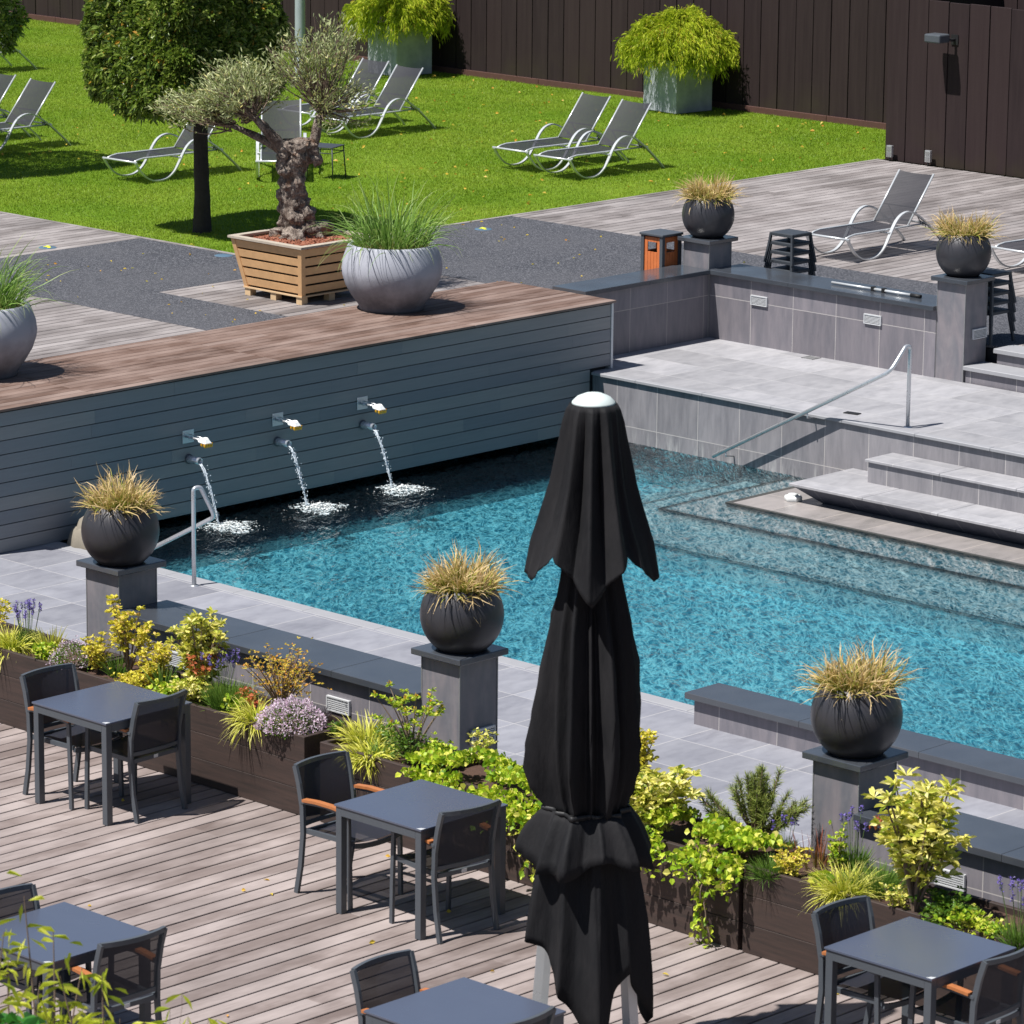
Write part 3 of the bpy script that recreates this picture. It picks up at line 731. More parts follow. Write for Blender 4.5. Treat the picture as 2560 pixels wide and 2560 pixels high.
def spout(x, label, slabel, seed):
    rg = np.random.default_rng(seed)
    t = thing('water_spout', label, 'water spout', (0, 0, 0), 0, 'steel water spouts on the clad wall')
    m = MB(); m.lathe([(.036, 0), (.036, .175), (.030, .175), (.030, .02)], 20)
    o = m.build('spout_pipe', M_metal, t); o.rotation_euler = (PI/2, 0, 0); o.location = (x, 30.27, -.125)
    m = MB(); m.lathe([(.05, 0), (.05, .012), (.034, .014)], 20); o = m.build('collar', M_dark, t); o.rotation_euler = (PI/2, 0, 0); o.location = (x, 30.27, -.125)
    j = MB(); y0, y1, z0, z1 = 30.10, 29.86, -.145, ZW
    for s_ in range(6):
        ph = rg.uniform(0, 6.28, 3); pts = []; rr = []
        a0 = rg.uniform(0, 6.28)
        for i in range(26):
            u = i/25; yy = y0 + (y1-y0)*u**.62*1.0; zz = z0 + (z1-z0)*u
            sp = .012*(1-u*.55)
            pts.append((x+sp*math.cos(a0+u*5)+.004*math.sin(u*30+ph[0])+.03*u, yy+sp*math.sin(a0+u*5)*.8+.004*math.sin(u*26+ph[1]), zz)); rr.append(.0038*(1+.55*math.sin(u*43+ph[2]))*(1.1-.45*u))
        j.tube(pts, rr, 6)
    j.build('water_jet', M_jet, t)
    n = 150; u = rg.uniform(0, 1, n); c = np.stack([x+.03*u+rg.normal(0, .012+.012*u.mean(), n), 30.10-.24*u**.62+rg.normal(0, .013, n), -.145-.59*u], 1)
    blobs('water_drops', c, rg.uniform(.0025, .0062, n), M_jet, t, 1.4)['kind'] = 'stuff'
    # splash on the pool
    n = 420; rad = np.abs(rg.normal(0, .17, n)); aa = rg.uniform(0, 6.28, n)
    cx, cy = x+.07, 29.74
    c = np.stack([cx+rad*np.cos(aa)*1.0, cy+rad*np.sin(aa)*1.0, ZW+.002+np.exp(-rad*9)*rg.uniform(0, .06, n)], 1)
    rr = rg.uniform(.003, .010, n)*(1.25-np.minimum(rad*2.2, .9)); s3 = np.stack([rr*rg.uniform(.8, 2.2, n), rr*rg.uniform(.8, 2.2, n), rr*.5], 1)
    o = blobs('splash', c, s3, M_white, None)
    tag(o, slabel, 'splash', kind='stuff')
    # frothy sheet
    V = []; k = 26
    for i in range(k+1):
        for jn in range(48):
            a_ = jn/48*2*PI; rr_ = i/k*(.25+.06*math.sin(a_*3+seed)+.04*math.sin(a_*7+seed*2))
            V.append((cx+rr_*math.cos(a_), cy+rr_*math.sin(a_), ZW+.003+.018*math.exp(-rr_*12)+.006*mnoise.noise(Vector((rr_*30, a_*5, seed)))))
    f = np.array([[i*48+jn, i*48+(jn+1) % 48, (i+1)*48+(jn+1) % 48, (i+1)*48+jn] for i in range(k) for jn in range(48)])
    fo = fast_mesh('froth', np.array(V), f, M_foam, o)
spout(26.97, 'steel spout pouring water nearest the handrail', 'white splash under the spout nearest the handrail', 1)
spout(28.17, 'steel spout pouring water, the middle of three', 'white splash under the middle water spout', 2)
spout(29.37, 'steel spout pouring water nearest the parasol', 'white splash under the spout nearest the parasol', 3)

# ------------------------------------------------------------------ handrails
def smooth_path(pts, rad=.08, n=6):
    pts = [Vector(p) for p in pts]; out = [pts[0]]
    for i in range(1, len(pts)-1):
        a, b, c = pts[i-1], pts[i], pts[i+1]; d1 = (a-b); d2 = (c-b); r_ = min(rad, d1.length*.45, d2.length*.45)
        p0 = b+d1.normalized()*r_; p1 = b+d2.normalized()*r_
        for k in range(n+1):
            u = k/n; out.append((1-u)**2*p0+2*u*(1-u)*b+u*u*p1)
    out.append(pts[-1]); return out
t = thing('handrail', 'bent steel handrail beside the leftmost black globe pot', 'handrail', (0, 0, 0), 0, 'steel pool handrails')
MB().tube(smooth_path([(25.05, 28.05, ZT), (25.05, 28.05, .235), (25.12, 28.03, .24), (25.25, 27.98, -.055), (25.25, 29.35, -.76)], .06), .021, 12).build('rail', M_metal, t)
MB().lathe([(.0001, .008), (.04, .008), (.042, 0)], 18, (25.05, 28.05, ZT)).build('foot_flange', M_metal, t)
t = thing('handrail', 'long sloping steel handrail running down the raised terrace wall into the pool', 'handrail', (0, 0, 0), 0, 'steel pool handrails')
MB().tube(smooth_path([(33.05, 26.04, ZR), (33.05, 26.04, .80), (32.98, 26.04, .815), (32.74, 26.04, .58), (32.74, 28.40, -.67)], .10), .021, 12).build('rail', M_metal, t)
MB().lathe([(.0001, .008), (.04, .008), (.042, 0)], 18, (33.05, 26.04, ZR)).build('foot_flange', M_metal, t)
for yy, zz in ((27.12, .01), (28.22, -.57)):
    MB().tube([(32.74, yy, zz-.02), (32.74, yy, zz-.07), (32.87, yy, zz-.09)], .008, 8).build('bracket', M_metal, t)

# ------------------------------------------------------------------ globe pots with sedge
def globe_pot(cx, cy, label, seed):
    global rng
    rng = np.random.default_rng(seed)
    t = thing('globe_pot', label, 'plant pot', (cx, cy, 1.08), 0, 'black globe pots on the pillars')
    R = .30; prof = [(.001, .0), (.165, .0), (.185, .012)]
    for i in range(22):
        a = -PI/2+.68+(PI/2+.66-.68+.0)*0
    zs = np.linspace(.03, .455, 22)
    for z in zs:
        q = (z-.25)/R; prof.append((R*math.sqrt(max(0, 1-q*q)), z))
    rt_ = prof[-1][0]; prof += [(rt_-.008, .462), (rt_-.022, .455), (rt_-.024, .40), (.001, .39)]
    MB().lathe(prof, 48).build('pot', M_globe, t)
    MB().lathe([(.001, .415), (rt_-.026, .41)], 24).build('soil', M_soil, t)
    n = [980, 820, 1080, 900, 1120][seed % 5]; a = rng.uniform(0, 2*PI, n); rr = np.sqrt(rng.uniform(0, 1, n))*.19
    b = np.stack([rr*np.cos(a), rr*np.sin(a), np.full(n, .40)], 1)
    tilt = np.clip(np.abs(rng.normal(0, .42, n))+rr*1.5, 0, 1.45); a2 = a+rng.normal(0, .5, n)
    d = np.stack([np.sin(tilt)*np.cos(a2), np.sin(tilt)*np.sin(a2), np.cos(tilt)+.12], 1)
    blades('sedge', b, d, rng.uniform(.15, .335, n)*(1+.25*np.sin(a*2+seed)), rng.uniform(.008, .014, n), B_sedge, t, droop=1.0, wiggle=.9)
globe_pot(20.43, 23.72, 'black globe pot of straw-tipped sedge on the pillar beside the bent handrail', 31)
globe_pot(20.47, 20.08, 'black globe pot of straw-tipped sedge just left of the closed parasol', 32)
globe_pot(20.44, 16.45, 'black globe pot of straw-tipped sedge nearest the seat wall and the long yellow shrub', 33)
globe_pot(35.51, 30.95, 'black globe pot of sedge on the pillar next to the orange litter bin', 34)
globe_pot(35.58, 27.34, 'black globe pot of sedge in front of the lounger at the right edge', 35)

# ------------------------------------------------------------------ big clay bowls on the bench wall
def bowl(cx, cy, label, seed):
    global rng
    rng = np.random.default_rng(seed)
    t = thing('clay_bowl', label, 'plant pot', (cx, cy, .716), 0, 'blue-grey clay bowls on the bench')
    prof = [(.001, 0), (.345, 0), (.352, .03), (.36, .055), (.43, .15), (.50, .27), (.535, .38), (.543, .45), (.53, .55), (.50, .64), (.478, .69), (.462, .712), (.435, .712), (.42, .69), (.43, .62), (.001, .60)]
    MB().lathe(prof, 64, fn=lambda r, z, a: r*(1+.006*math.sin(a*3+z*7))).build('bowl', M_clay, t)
    MB().lathe([(.001, .63), (.428, .625)], 32).build('soil', M_soil, t)
    n = 520; a = rng.uniform(0, 2*PI, n); rr = np.sqrt(rng.uniform(0, 1, n))*.36
    b = np.stack([rr*np.cos(a), rr*np.sin(a), np.full(n, .61)], 1); tilt = np.clip(np.abs(rng.normal(0, .26, n))+rr*.8, 0, 1.2); a2 = a+rng.normal(0, .5, n)
    d = np.stack([np.sin(tilt)*np.cos(a2), np.sin(tilt)*np.sin(a2), np.cos(tilt)], 1)
    blades('ornamental_grass', b, d, rng.uniform(.35, 1.05, n)*(1-.25*rr/.36), rng.uniform(.007, .014, n), B_green, t, seg=8, droop=1.75, wiggle=.5)
    n = 260; a = rng.uniform(0, 2*PI, n); rr = .30+rng.uniform(0, .1, n); b = np.stack([rr*np.cos(a), rr*np.sin(a), np.full(n, .62)], 1)
    blades('cut_stubble', b, np.stack([rng.normal(0, .35, n), rng.normal(0, .35, n), np.ones(n)], 1), .11, .012, B_straw, t, seg=2, droop=.1)
B_straw = blade_mat('straw_stubble', [(0, (.45, .33, .13)), (1, (.62, .52, .28))], .2, (.5, .38, .2))
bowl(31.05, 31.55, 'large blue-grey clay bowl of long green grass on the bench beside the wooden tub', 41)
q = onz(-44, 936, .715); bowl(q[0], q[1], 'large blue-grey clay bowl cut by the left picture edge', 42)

# ------------------------------------------------------------------ wooden tub with the old olive tree
TC = (32.50, 34.47)
t = thing('wooden_tub', 'tapered larch planter tub with weathered rim under the old olive tree', 'planter', (TC[0], TC[1], ZU))
def lerp(a, b, u): return a+(b-a)*u
mb = MB(); hb0, hb1, z0, z1 = .475, .585, .115, .665; rows = 5
for i in range(rows):
    ua, ub = i/rows+.022, (i+1)/rows-.022
    ra, rb = lerp(hb0, hb1, ua), lerp(hb0, hb1, ub); za, zb = lerp(z0, z1, ua), lerp(z0, z1, ub)
    for k in range(4):
        c_, s_ = math.cos(k*PI/2), math.sin(k*PI/2)
        def rot(x, y, z): return (x*c_-y*s_, x*s_+y*c_, z)
        w0, w1 = ra-.03, rb-.03; V = [rot(-w0, -ra, za), rot(w0, -ra, za), rot(w1, -rb, zb), rot(-w1, -rb, zb), rot(-w0, -ra+.022, za), rot(w0, -ra+.022, za), rot(w1, -rb+.022, zb), rot(-w1, -rb+.022, zb)]
        mb.add(V, [(0, 1, 2, 3), (7, 6, 5, 4), (0, 4, 5, 1), (1, 5, 6, 2), (2, 6, 7, 3), (3, 7, 4, 0)])
mb.build('side_boards', M_larch, t)
mb = MB()
for k in range(4):
    c_, s_ = math.cos(k*PI/2), math.sin(k*PI/2)
    P = []
    for (rr_, z_) in ((hb0, z0-.015), (hb1, z1)):
        for dx, dy in ((-rr_-.006, -rr_-.006), (-rr_+.055, -rr_-.006), (-rr_+.055, -rr_+.055), (-rr_-.006, -rr_+.055)): P.append((dx*c_-dy*s_, dx*s_+dy*c_, z_))
    mb.add(P, [(3, 2, 1, 0), (4, 5, 6, 7), (0, 1, 5, 4), (1, 2, 6, 5), (2, 3, 7, 6), (3, 0, 4, 7)])
mb.build('corner_posts', M_larch, t)
mb = MB()
for k in range(4):
    c_, s_ = math.cos(k*PI/2), math.sin(k*PI/2); o_, i_ = .615, .525; P = []
    for z_ in (.667, .692):
        for dx, dy in ((-o_, -o_), (o_, -o_), (i_, -i_), (-i_, -i_)): P.append((dx*c_-dy*s_, dx*s_+dy*c_, z_))
    mb.add(P, [(3, 2, 1, 0), (4, 5, 6, 7), (0, 1, 5, 4), (1, 2, 6, 5), (2, 3, 7, 6), (3, 0, 4, 7)])
mb.build('rim', M_rim, t)
for ix in (-.43, 0, .43):
    for iy in (-.43, 0, .43):
        if ix == 0 and iy == 0: continue
        MB().box(ix-.045, ix+.045, iy-.045, iy+.045, 0, .085).build('foot', M_larch2, t)
MB().box(-.49, .49, -.49, .49, .086, .102).build('pallet', M_larch2, t)
MB().box(-.44, .44, -.44, .44, .12, .5).build('liner', M_void, t)
mu = sheet('mulch', -.522, .522, -.522, .522, .64, 40, .02, M_mulch); mu.parent = t
n = 900; lv = np.stack([rng.uniform(-.52, .52, n), rng.uniform(-.52, .52, n), np.full(n, .648)], 1)
tag(leaves('bark_chips', lv, rng.normal(size=(n, 3))*np.array([1, 1, .4]), .035, .02, M_mulch, t, droop=0), kind='stuff')

HR = np.array([R_[0], R_[1], 0]); HR /= np.linalg.norm(HR); FW = np.array([F_[0], F_[1], 0]); FW /= np.linalg.norm(FW)
OB = np.array([32.70, 34.66, ZU+.61])
def sp(px, py, depth=0.0, s_=215.2, x0=755, zref=None):
    """point on the upright plane through the olive trunk that faces the terrace, pushed back by depth"""
    p = OB + FW*depth; r = ray(px, py); tt = ((p-EYE)@FW)/(r@FW); return EYE + r*tt
ol = thing('olive_tree', 'gnarled old olive tree with silvery crown growing in the wooden tub', 'tree', tuple(OB))
def rel(p): return np.array(p)-OB
import bmesh
def limb_mesh(name, pts, rad, mat, parent, nseg=26, nr=18, rough=.18, seed=0, fz=7):
    """gnarled limb: swept ring surface with strong noise"""
    pts = [Vector(tuple(p)) for p in pts]; k = len(pts)
    def cr(u):
        x = u*(k-1); i = min(int(x), k-2); f = x-i
        p0, p1, p2, p3 = pts[max(i-1, 0)], pts[i], pts[i+1], pts[min(i+2, k-1)]
        return .5*((2*p1)+(-p0+p2)*f+(2*p0-5*p1+4*p2-p3)*f*f+(-p0+3*p1-3*p2+p3)*f**3)
    mb = MB(); V = []; 
    for i in range(nseg+1):
        u = i/nseg; c = cr(u); d = (cr(min(1, u+.01))-cr(max(0, u-.01))).normalized(); a = Vector((1, 0, 0)) if abs(d.x) < .9 else Vector((0, 1, 0))
        n1 = (a-d*a.dot(d)).normalized(); n2 = d.cross(n1); x = u*(len(rad)-1); ii = min(int(x), len(rad)-2); rr = lerp(rad[ii], rad[ii+1], x-ii)
        for j in range(nr):
            an = 2*PI*j/nr; q = n1*math.cos(an)+n2*math.sin(an); p = c+q*rr
            dsp = mnoise.noise(p*fz+Vector((seed, 0, 0)))*rough+mnoise.noise(p*fz*2.7)*rough*.45+rough*.35*math.sin(an*5+u*6+seed)
            V.append(tuple(c+q*rr*(1+dsp)))
    f = [(i*nr+j, i*nr+(j+1) % nr, (i+1)*nr+(j+1) % nr, (i+1)*nr+j) for i in range(nseg) for j in range(nr)]
    f += [tuple(reversed(range(nr))), tuple(nseg*nr+j for j in range(nr))]
    mb.add(V, f, True); return mb.build(name, mat, parent)
T_ = lambda px, py, d=0: rel(sp(px, py, d))
limb_mesh('trunk', [T_(745, 596), T_(748, 560), T_(732, 500), T_(733, 450), T_(726, 410), T_(742, 372), T_(742, 350)], [.31, .20, .155, .145, .15, .20, .19], M_bark_o, ol, 90, 56, .42, 1, 9)
limb_mesh('root_flare', [T_(755, 560, .0), T_(785, 578, -.05), T_(815, 566, .08), T_(832, 572, .1)], [.12, .12, .08, .04], M_bark_o, ol, 26, 18, .35, 5, 8)
for (pts, rad, sd_) in (([(748, 372), (745, 352), (744, 345)], [.16, .13, .05], 2), ([(714, 390), (702, 385), (696, 380)], [.09, .08, .03], 3), ([(780, 400), (792, 395), (797, 385)], [.10, .08, .03], 4), ([(715, 455), (700, 452), (695, 450)], [.09, .05, .02], 9)):
    limb_mesh('burl', [T_(*p) for p in pts], rad, M_bark_o, ol, 14, 16, .35, sd_, 9)
limb_mesh('bough', [T_(722, 392), T_(690, 365), T_(640, 340), T_(575, 312, .1)], [.085, .06, .045, .028], M_bark_o, ol, 24, 12, .2, 6)
limb_mesh('bough', [T_(718, 385), T_(690, 350, -.1), T_(660, 318, -.15), T_(632, 290, -.2)], [.08, .065, .055, .035], M_bark_o, ol, 24, 12, .2, 7)
limb_mesh('bough', [T_(775, 385), T_(788, 340), T_(796, 300), T_(808, 274, .05)], [.075, .06, .05, .045], M_bark_o, ol, 24, 12, .16, 8)
rng = np.random.default_rng(77)
tw = MB(); LC = []; LD = []
def olive_spray(start, centre, rad, n, dens):
    for i in range(n):
        u = unit(rng.normal(size=3)); tgt = np.array(centre)+u*np.array(rad)[0]*0 + (HR*u[0]*rad[0]+FW*u[1]*rad[1]+np.array([0, 0, 1])*u[2]*rad[2])*rng.uniform(.35, 1.0)**.6
        s0 = np.array(start)+rng.normal(0, .03, 3); mid = (s0+tgt)/2+rng.normal(0, .07, 3)+np.array([0, 0, -.02])
        P = [(1-v)**2*s0+2*v*(1-v)*mid+v*v*tgt for v in np.linspace(0, 1, 7)]
        tw.tube([tuple(p) for p in P], [.011*(1-.8*v) for v in np.linspace(0, 1, 7)], 4, caps=False)
        for j in range(int(dens*rng.uniform(.6, 1.4))):
            v = rng.uniform(.45, 1.0)**.7; p = (1-v)**2*s0+2*v*(1-v)*mid+v*v*tgt+rng.normal(0, .045, 3); d = (tgt-s0)/np.linalg.norm(tgt-s0)+rng.normal(0, .75, 3)+np.array([0, 0, .35])
            LC.append(p); LD.append(d)
olive_spray(T_(577, 313, .1), T_(470, 262, .1), (.50, .40, .20), 60, 36)
olive_spray(T_(632, 290, -.2), T_(585, 210, -.1), (.52, .44, .36), 84, 34)
olive_spray(T_(610, 300, 0), T_(660, 190, .1), (.36, .3, .30), 34, 26)
olive_spray(T_(808, 274, .05), T_(812, 90, .0), (.62, .42, .26), 52, 27)
olive_spray(T_(808, 274, .05), T_(730, 150, .1), (.45, .36, .26), 30, 20)
olive_spray(T_(808, 274, .05), T_(800, 200, -.1), (.50, .42, .26), 34, 17)
olive_spray(T_(808, 274, .05), T_(865, 262, -.1), (.42, .38, .28), 34, 18)
twg = tw.build('twigs', M_twig, ol)
leaves('foliage', np.array(LC), np.array(LD), .070, .0165, L_olive, ol, fold=.1, droop=.05)

# ------------------------------------------------------------------ clipped evergreen trees
def clipped_tree(cx, cy, hx, z0, z1, label, seed, nleaf=30000, ox=0, oy=0):
    global rng
    rng = np.random.default_rng(seed)
    t = thing('clipped_tree', label, 'tree', (cx, cy, ZU), 0, 'clipped evergreen trees on the lawn')
    limb_mesh('trunk', [np.array(p) for p in ((0, 0, -.05), (.01, 0, .5), (0, .01, 1.1), (0, 0, z0+.5))], [.125, .098, .092, .09], M_bark, t, 24, 14, .07, seed, 6)
    H = z1-z0; n = nleaf
    # shell biased to the surface, lumpy
    u = rng.uniform(-1, 1, (n, 3)); k = rng.integers(0, 5, n); s_ = np.where(rng.random(n) < .5, -1.0, 1.0)
    depth = np.abs(rng.normal(0, .13, n))
    for ax in (0, 1):
        m = k == ax; u[m, ax] = s_[m]*(1-depth[m])
    m = k == 2; u[m, 2] = s_[m]*(1-depth[m]); m = k == 3; u[m, 0] = -(1-depth[m]); m = k == 4; u[m, 1] = -(1-depth[m])
    # rounded corners
    q = np.abs(u)**5; rr = (q.sum(1))**(1/5); u = u/np.maximum(rr, 1)[:, None]
    lump = np.array([mnoise.noise(Vector((a*2.3+seed, b*2.3, c*2.3))) for a, b, c in u]); lump2 = np.array([mnoise.noise(Vector((a*6+seed, b*6, c*6))) for a, b, c in u])
    u2 = u*(1+.10*lump+.11*lump2)[:, None]
    keep = lump2 > -.30
    u2 = u2[keep]; n = len(u2)
    c = np.stack([ox+u2[:, 0]*hx, oy+u2[:, 1]*hx, z0+H/2+u2[:, 2]*H/2 + .10*(np.abs(u2[:, 0])+np.abs(u2[:, 1]))*(u2[:, 2] < -.6)], 1)
    out = unit(u2*np.array([1, 1, .8])); d = out*.6+rng.normal(0, .9, (n, 3))+np.array([0, 0, .25])
    leaves('foliage', c, d, .098, .036, L_holm, t, fold=.25, droop=.12)
    # branches inside
    br = MB()
    for i in range(26):
        a = rng.uniform(0, 2*PI); e = np.array([ox+hx*.8*math.cos(a), oy+hx*.8*math.sin(a), rng.uniform(z0+.15, z1-.3)]); s0 = np.array([0, 0, rng.uniform(z0, z0+.5)])
        br.tube([tuple(s0), tuple((s0+e)/2+rng.normal(0, .08, 3)), tuple(e)], [.03, .02, .006], 5)
    br.build('branches', M_bark, t)
    core = MB(); core.box(ox-hx*.62, ox+hx*.62, oy-hx*.62, oy+hx*.62, z0+.25, z1-.3)
    return t
clipped_tree(34.72, 38.68, .93, 1.42, 3.35, 'box-clipped evergreen tree with bare trunk behind the olive tree', 51, 62000, -.14, .14)
TQ = onz(-165, 425, ZU); clipped_tree(TQ[0], TQ[1], .95, 1.5, 3.8, 'clipped evergreen tree cut by the upper left corner of the picture', 52, 22000)

# ------------------------------------------------------------------ concrete boxes with golden thread conifers
def conifer_box(cx, cy, rz, label, plabel, seed, R=(.86, .80, .52)):
    global rng
    rng = np.random.default_rng(seed)
    t = thing('concrete_planter', label, 'planter', (cx, cy, ZU), rz, 'square concrete planters by the fence')
    h = .375; m = MB(); m.box(-h, h, -h, h, 0, .73); m.build('planter_box', M_concrete, t, bevel=.008)
    m = MB(); 
    for (x0, x1, y0, y1) in ((-h, h, -h, -h+.04), (-h, h, h-.04, h), (-h, -h+.04, -h+.04, h-.04), (h-.04, h, -h+.04, h-.04)): m.box(x0, x1, y0, y1, .731, .80)
    m.build('rim', M_concrete, t); MB().box(-h+.041, h-.041, -h+.041, h-.041, .731, .775).build('soil', M_soil, t)
    p = thing('thread_conifer', plabel, 'shrub', (cx, cy, ZU+.775), 0, 'golden conifers in concrete planters')
    C_ = []; D_ = []; st = MB()
    for i in range(300):
        a = rng.uniform(0, 2*PI); el = rng.uniform(-.1, 1.45); rd = rng.uniform(.75, 1.05)
        e = np.array([R[0]*math.cos(a)*math.cos(el), R[1]*math.sin(a)*math.cos(el), R[2]*math.sin(el)*1.0+.18])*rd
        e *= 1+.16*mnoise.noise(Vector(tuple(e*2.2+seed)))
        s0 = np.array([0, 0, 0.0]); mid = e*.62+np.array([0, 0, .22]); tail = e+np.array([e[0]*.05, e[1]*.05, -rng.uniform(.10, .38)*(1.1-math.sin(max(el, 0)))])
        if i < 46: st.tube([tuple(s0), tuple(mid*.6), tuple(mid)], [.018, .012, .006], 4)
        for j in range(120):
            v = rng.uniform(0, 1)**1.25
            pp = mid+(e-mid)*min(1, v*2) if v < .5 else e+(tail-e)*(v-.5)*2
            C_.append(pp+rng.normal(0, .035, 3)); dr = (e-mid) if v < .5 else (tail-e); D_.append(unit(dr)+rng.normal(0, .42, 3)+np.array([0, 0, -.15]))
    leaves('foliage', np.array(C_), np.array(D_), .085, .014, L_conif, p, fold=.1, droop=.25)
    st.build('stems', M_twig, p)
conifer_box(47.90, 42.42, math.radians(-6), 'square grey concrete planter against the fence, fully in view', 'golden drooping conifer spilling over the concrete planter that stands fully in view', 61)
conifer_box(47.95, 48.55, math.radians(-6), 'square grey concrete planter at the top edge behind two loungers', 'golden conifer cut by the top picture edge beside the grey lamp post', 62)

# ------------------------------------------------------------------ fences, lamp post, things on the fence
def fence(name, label, X, y0, y1, pitch, z0, z1, skirt, seed, ztop=None):
    r = random.Random(seed); t = thing(name, label, 'fence', (0, 0, 0), 0, None); mb = MB(); y = y1
    while y > y0:
        w_ = pitch*r.uniform(.985, 1.015); zt = z1 if ztop is None else ztop(y)
        dx = r.uniform(-.005, .005); mb.box(X+dx, X+.028+dx, y-w_+.017, y, z0, zt+r.uniform(-.008, .008), .003); y -= w_
    mb.build('planks', M_fence, t)
    b = MB(); b.box(X+.05, X+.09, y0, y1, z0, z1-.06); b.build('backing', M_void, t)
    if skirt:
        s = MB(); y = y1
        while y > y0: s.box(X-.035, X-.006, y-3.0+.01, y, z0, z0+.115, .004); y -= 3.0
        s.build('base_board', M_skirt, t)
    return t
M_skirt = plain('red_brown_board', (.085, .036, .027), .75, var=.25, nscale=12)
fence('plank_fence', 'tall dark brown plank fence behind the lawn', 48.6, 35.5, 61, .345, ZU-.03, 3.3, True, 1)
fence('plank_fence', 'tall dark brown plank fence at the edge of the lounger deck', 46.07, 20, 36.86, .357, ZU+.004, 2.62, False, 2)
rt_ = MB(); rt_.box(46.10, 48.59, 36.80, 36.83, ZU, 2.6)
o = rt_.build('fence_return', M_fence); tag(o, 'short dark fence return joining the two plank fences', 'fence')
t = thing('lamp_post', 'pale grey lamp post rising behind the olive tree crown', 'lamp post', (45.9, 48.75, ZU))
MB().lathe([(.12, 0), (.12, .02), (.088, .04), (.084, .6), (.076, 3.5), (.06, 6.0)], 28).build('post', plain('galvanised_post', (.42, .46, .50), .5, .3, var=.15, nscale=6), t)
MB().tube([(0, 0, 6.0), (-.4, 0, 6.15), (-.9, 0, 6.15)], .03, 10).build('lamp_arm', M_lampdull, t)
MB().box(-1.25, -.85, -.09, .09, 6.1, 6.19).build('lamp_head', M_dark, t, bevel=.02)
P0 = onx(2060+1010*.2588, 310*.2588, 45.80); P1 = onx(2060+1170*.2588, 290*.2588, 45.80)
t = thing('flood_light', 'small dark floodlight on a short bracket high on the plank fence', 'floodlight', (45.80, (P0[1]+P1[1])/2, 2.20))
hw = abs(P0[1]-P1[1])/2
o = MB().box(-.11, .13, -hw*.95, hw*.95, -.12, .0, ).build('lamp_housing', M_dark, t, bevel=.02)
MB().tube([(.10, -hw*.6, -.07), (.20, -hw*.8, -.09), (.265, -hw*.8, -.09)], .024, 10).build('bracket', M_black, t)
MB().box(.255, .268, -hw*.8-.06, -hw*.8+.06, -.16, -.02).build('mount_plate', M_black, t)
for py0, lab in ((36.70, 'silver outdoor socket post at the foot of the fence, farther from the right edge'), (36.01, 'silver outdoor socket post at the foot of the fence, nearer the right edge')):
    t = thing('socket_post', lab, 'socket', (45.98, py0, ZU), 0, 'outdoor sockets at the fence')
    MB().tube([(0, 0, 0), (0, 0, .06)], .012, 8).build('peg', M_black, t)
    MB().box(-.025, .025, -.045, .045, .06, .225).build('socket_box', M_metal, t, bevel=.004)
    for zz in (.075, .148): MB().box(-.030, -.0255, -.032, .032, zz, zz+.062).build('socket_cover', M_lampdull, t, bevel=.003)
# greenery and a post beyond the fence
rng = np.random.default_rng(5)
n = 9000; c = np.stack([rng.uniform(49.8, 51.5, n), rng.uniform(30, 41, n), rng.uniform(.4, 3.4, n)], 1)
t = thing('hedge', 'dark hedge glimpsed over the fence at the upper right corner', 'hedge', (50, 36, .3))
leaves('foliage', c-np.array([50, 36, .3]), rng.normal(size=(n, 3)), .12, .06, L_holm, t)
MB().box(1.8, 2.0, -8, 6, 0, 2.9).build('stems', M_bark, t)
p = onx(2060+1810*.2588, 40*.2588, 49.0)
t = thing('wooden_post', 'pale wooden post sticking up behind the fence at the upper right', 'post', (49.0, p[1], .3)); MB().box(-.06, .06, -.06, .06, 0, 3.2).build('post', M_larch2, t); MB().box(-.075, .075, -.075, .075, 3.2, 3.23).build('post_cap', M_rim, t)

# ------------------------------------------------------------------ litter bin, stool stacks, pole, small things
t = thing('litter_bin', 'square litter bin with orange slatted sides and dark lid behind the wall corner', 'litter bin', (35.22, 31.40, ZU))
for k in range(4):
    e = thing  # each side panel is its own part
    c_, s_ = math.cos(k*PI/2), math.sin(k*PI/2); m = MB(); h = .150
    for i in range(5):
        x0 = -.118+i*.0475
        for za, zb in ((.06, .585), (.70, .755)) if 0 < i < 4 else ((.06, .755),):
            P = [(x0, -h, za), (x0+.0435, -h, za), (x0+.0435, -h, zb), (x0, -h, zb), (x0, -h+.012, za), (x0+.0435, -h+.012, za), (x0+.0435, -h+.012, zb), (x0, -h+.012, zb)]
            m.add([(a*c_-b*s_, a*s_+b*c_, z) for a, b, z in P], [(0, 1, 2, 3), (7, 6, 5, 4), (0, 4, 5, 1), (1, 5, 6, 2), (2, 6, 7, 3), (3, 7, 4, 0)])
    m.build('side_slats', M_orange, t)
m = MB()
for sx in (-1, 1):
    for sy in (-1, 1): m.box(sx*.143-.022, sx*.143+.022, sy*.143-.022, sy*.143+.022, 0, .768)
m.build('corner_frame', M_dark, t)
MB().box(-.118, .118, -.118, .118, .05, .56).build('liner', M_void, t)
MB().box(-.18, .18, -.18, .18, .770, .800).build('lid', M_dark, t, bevel=.008)

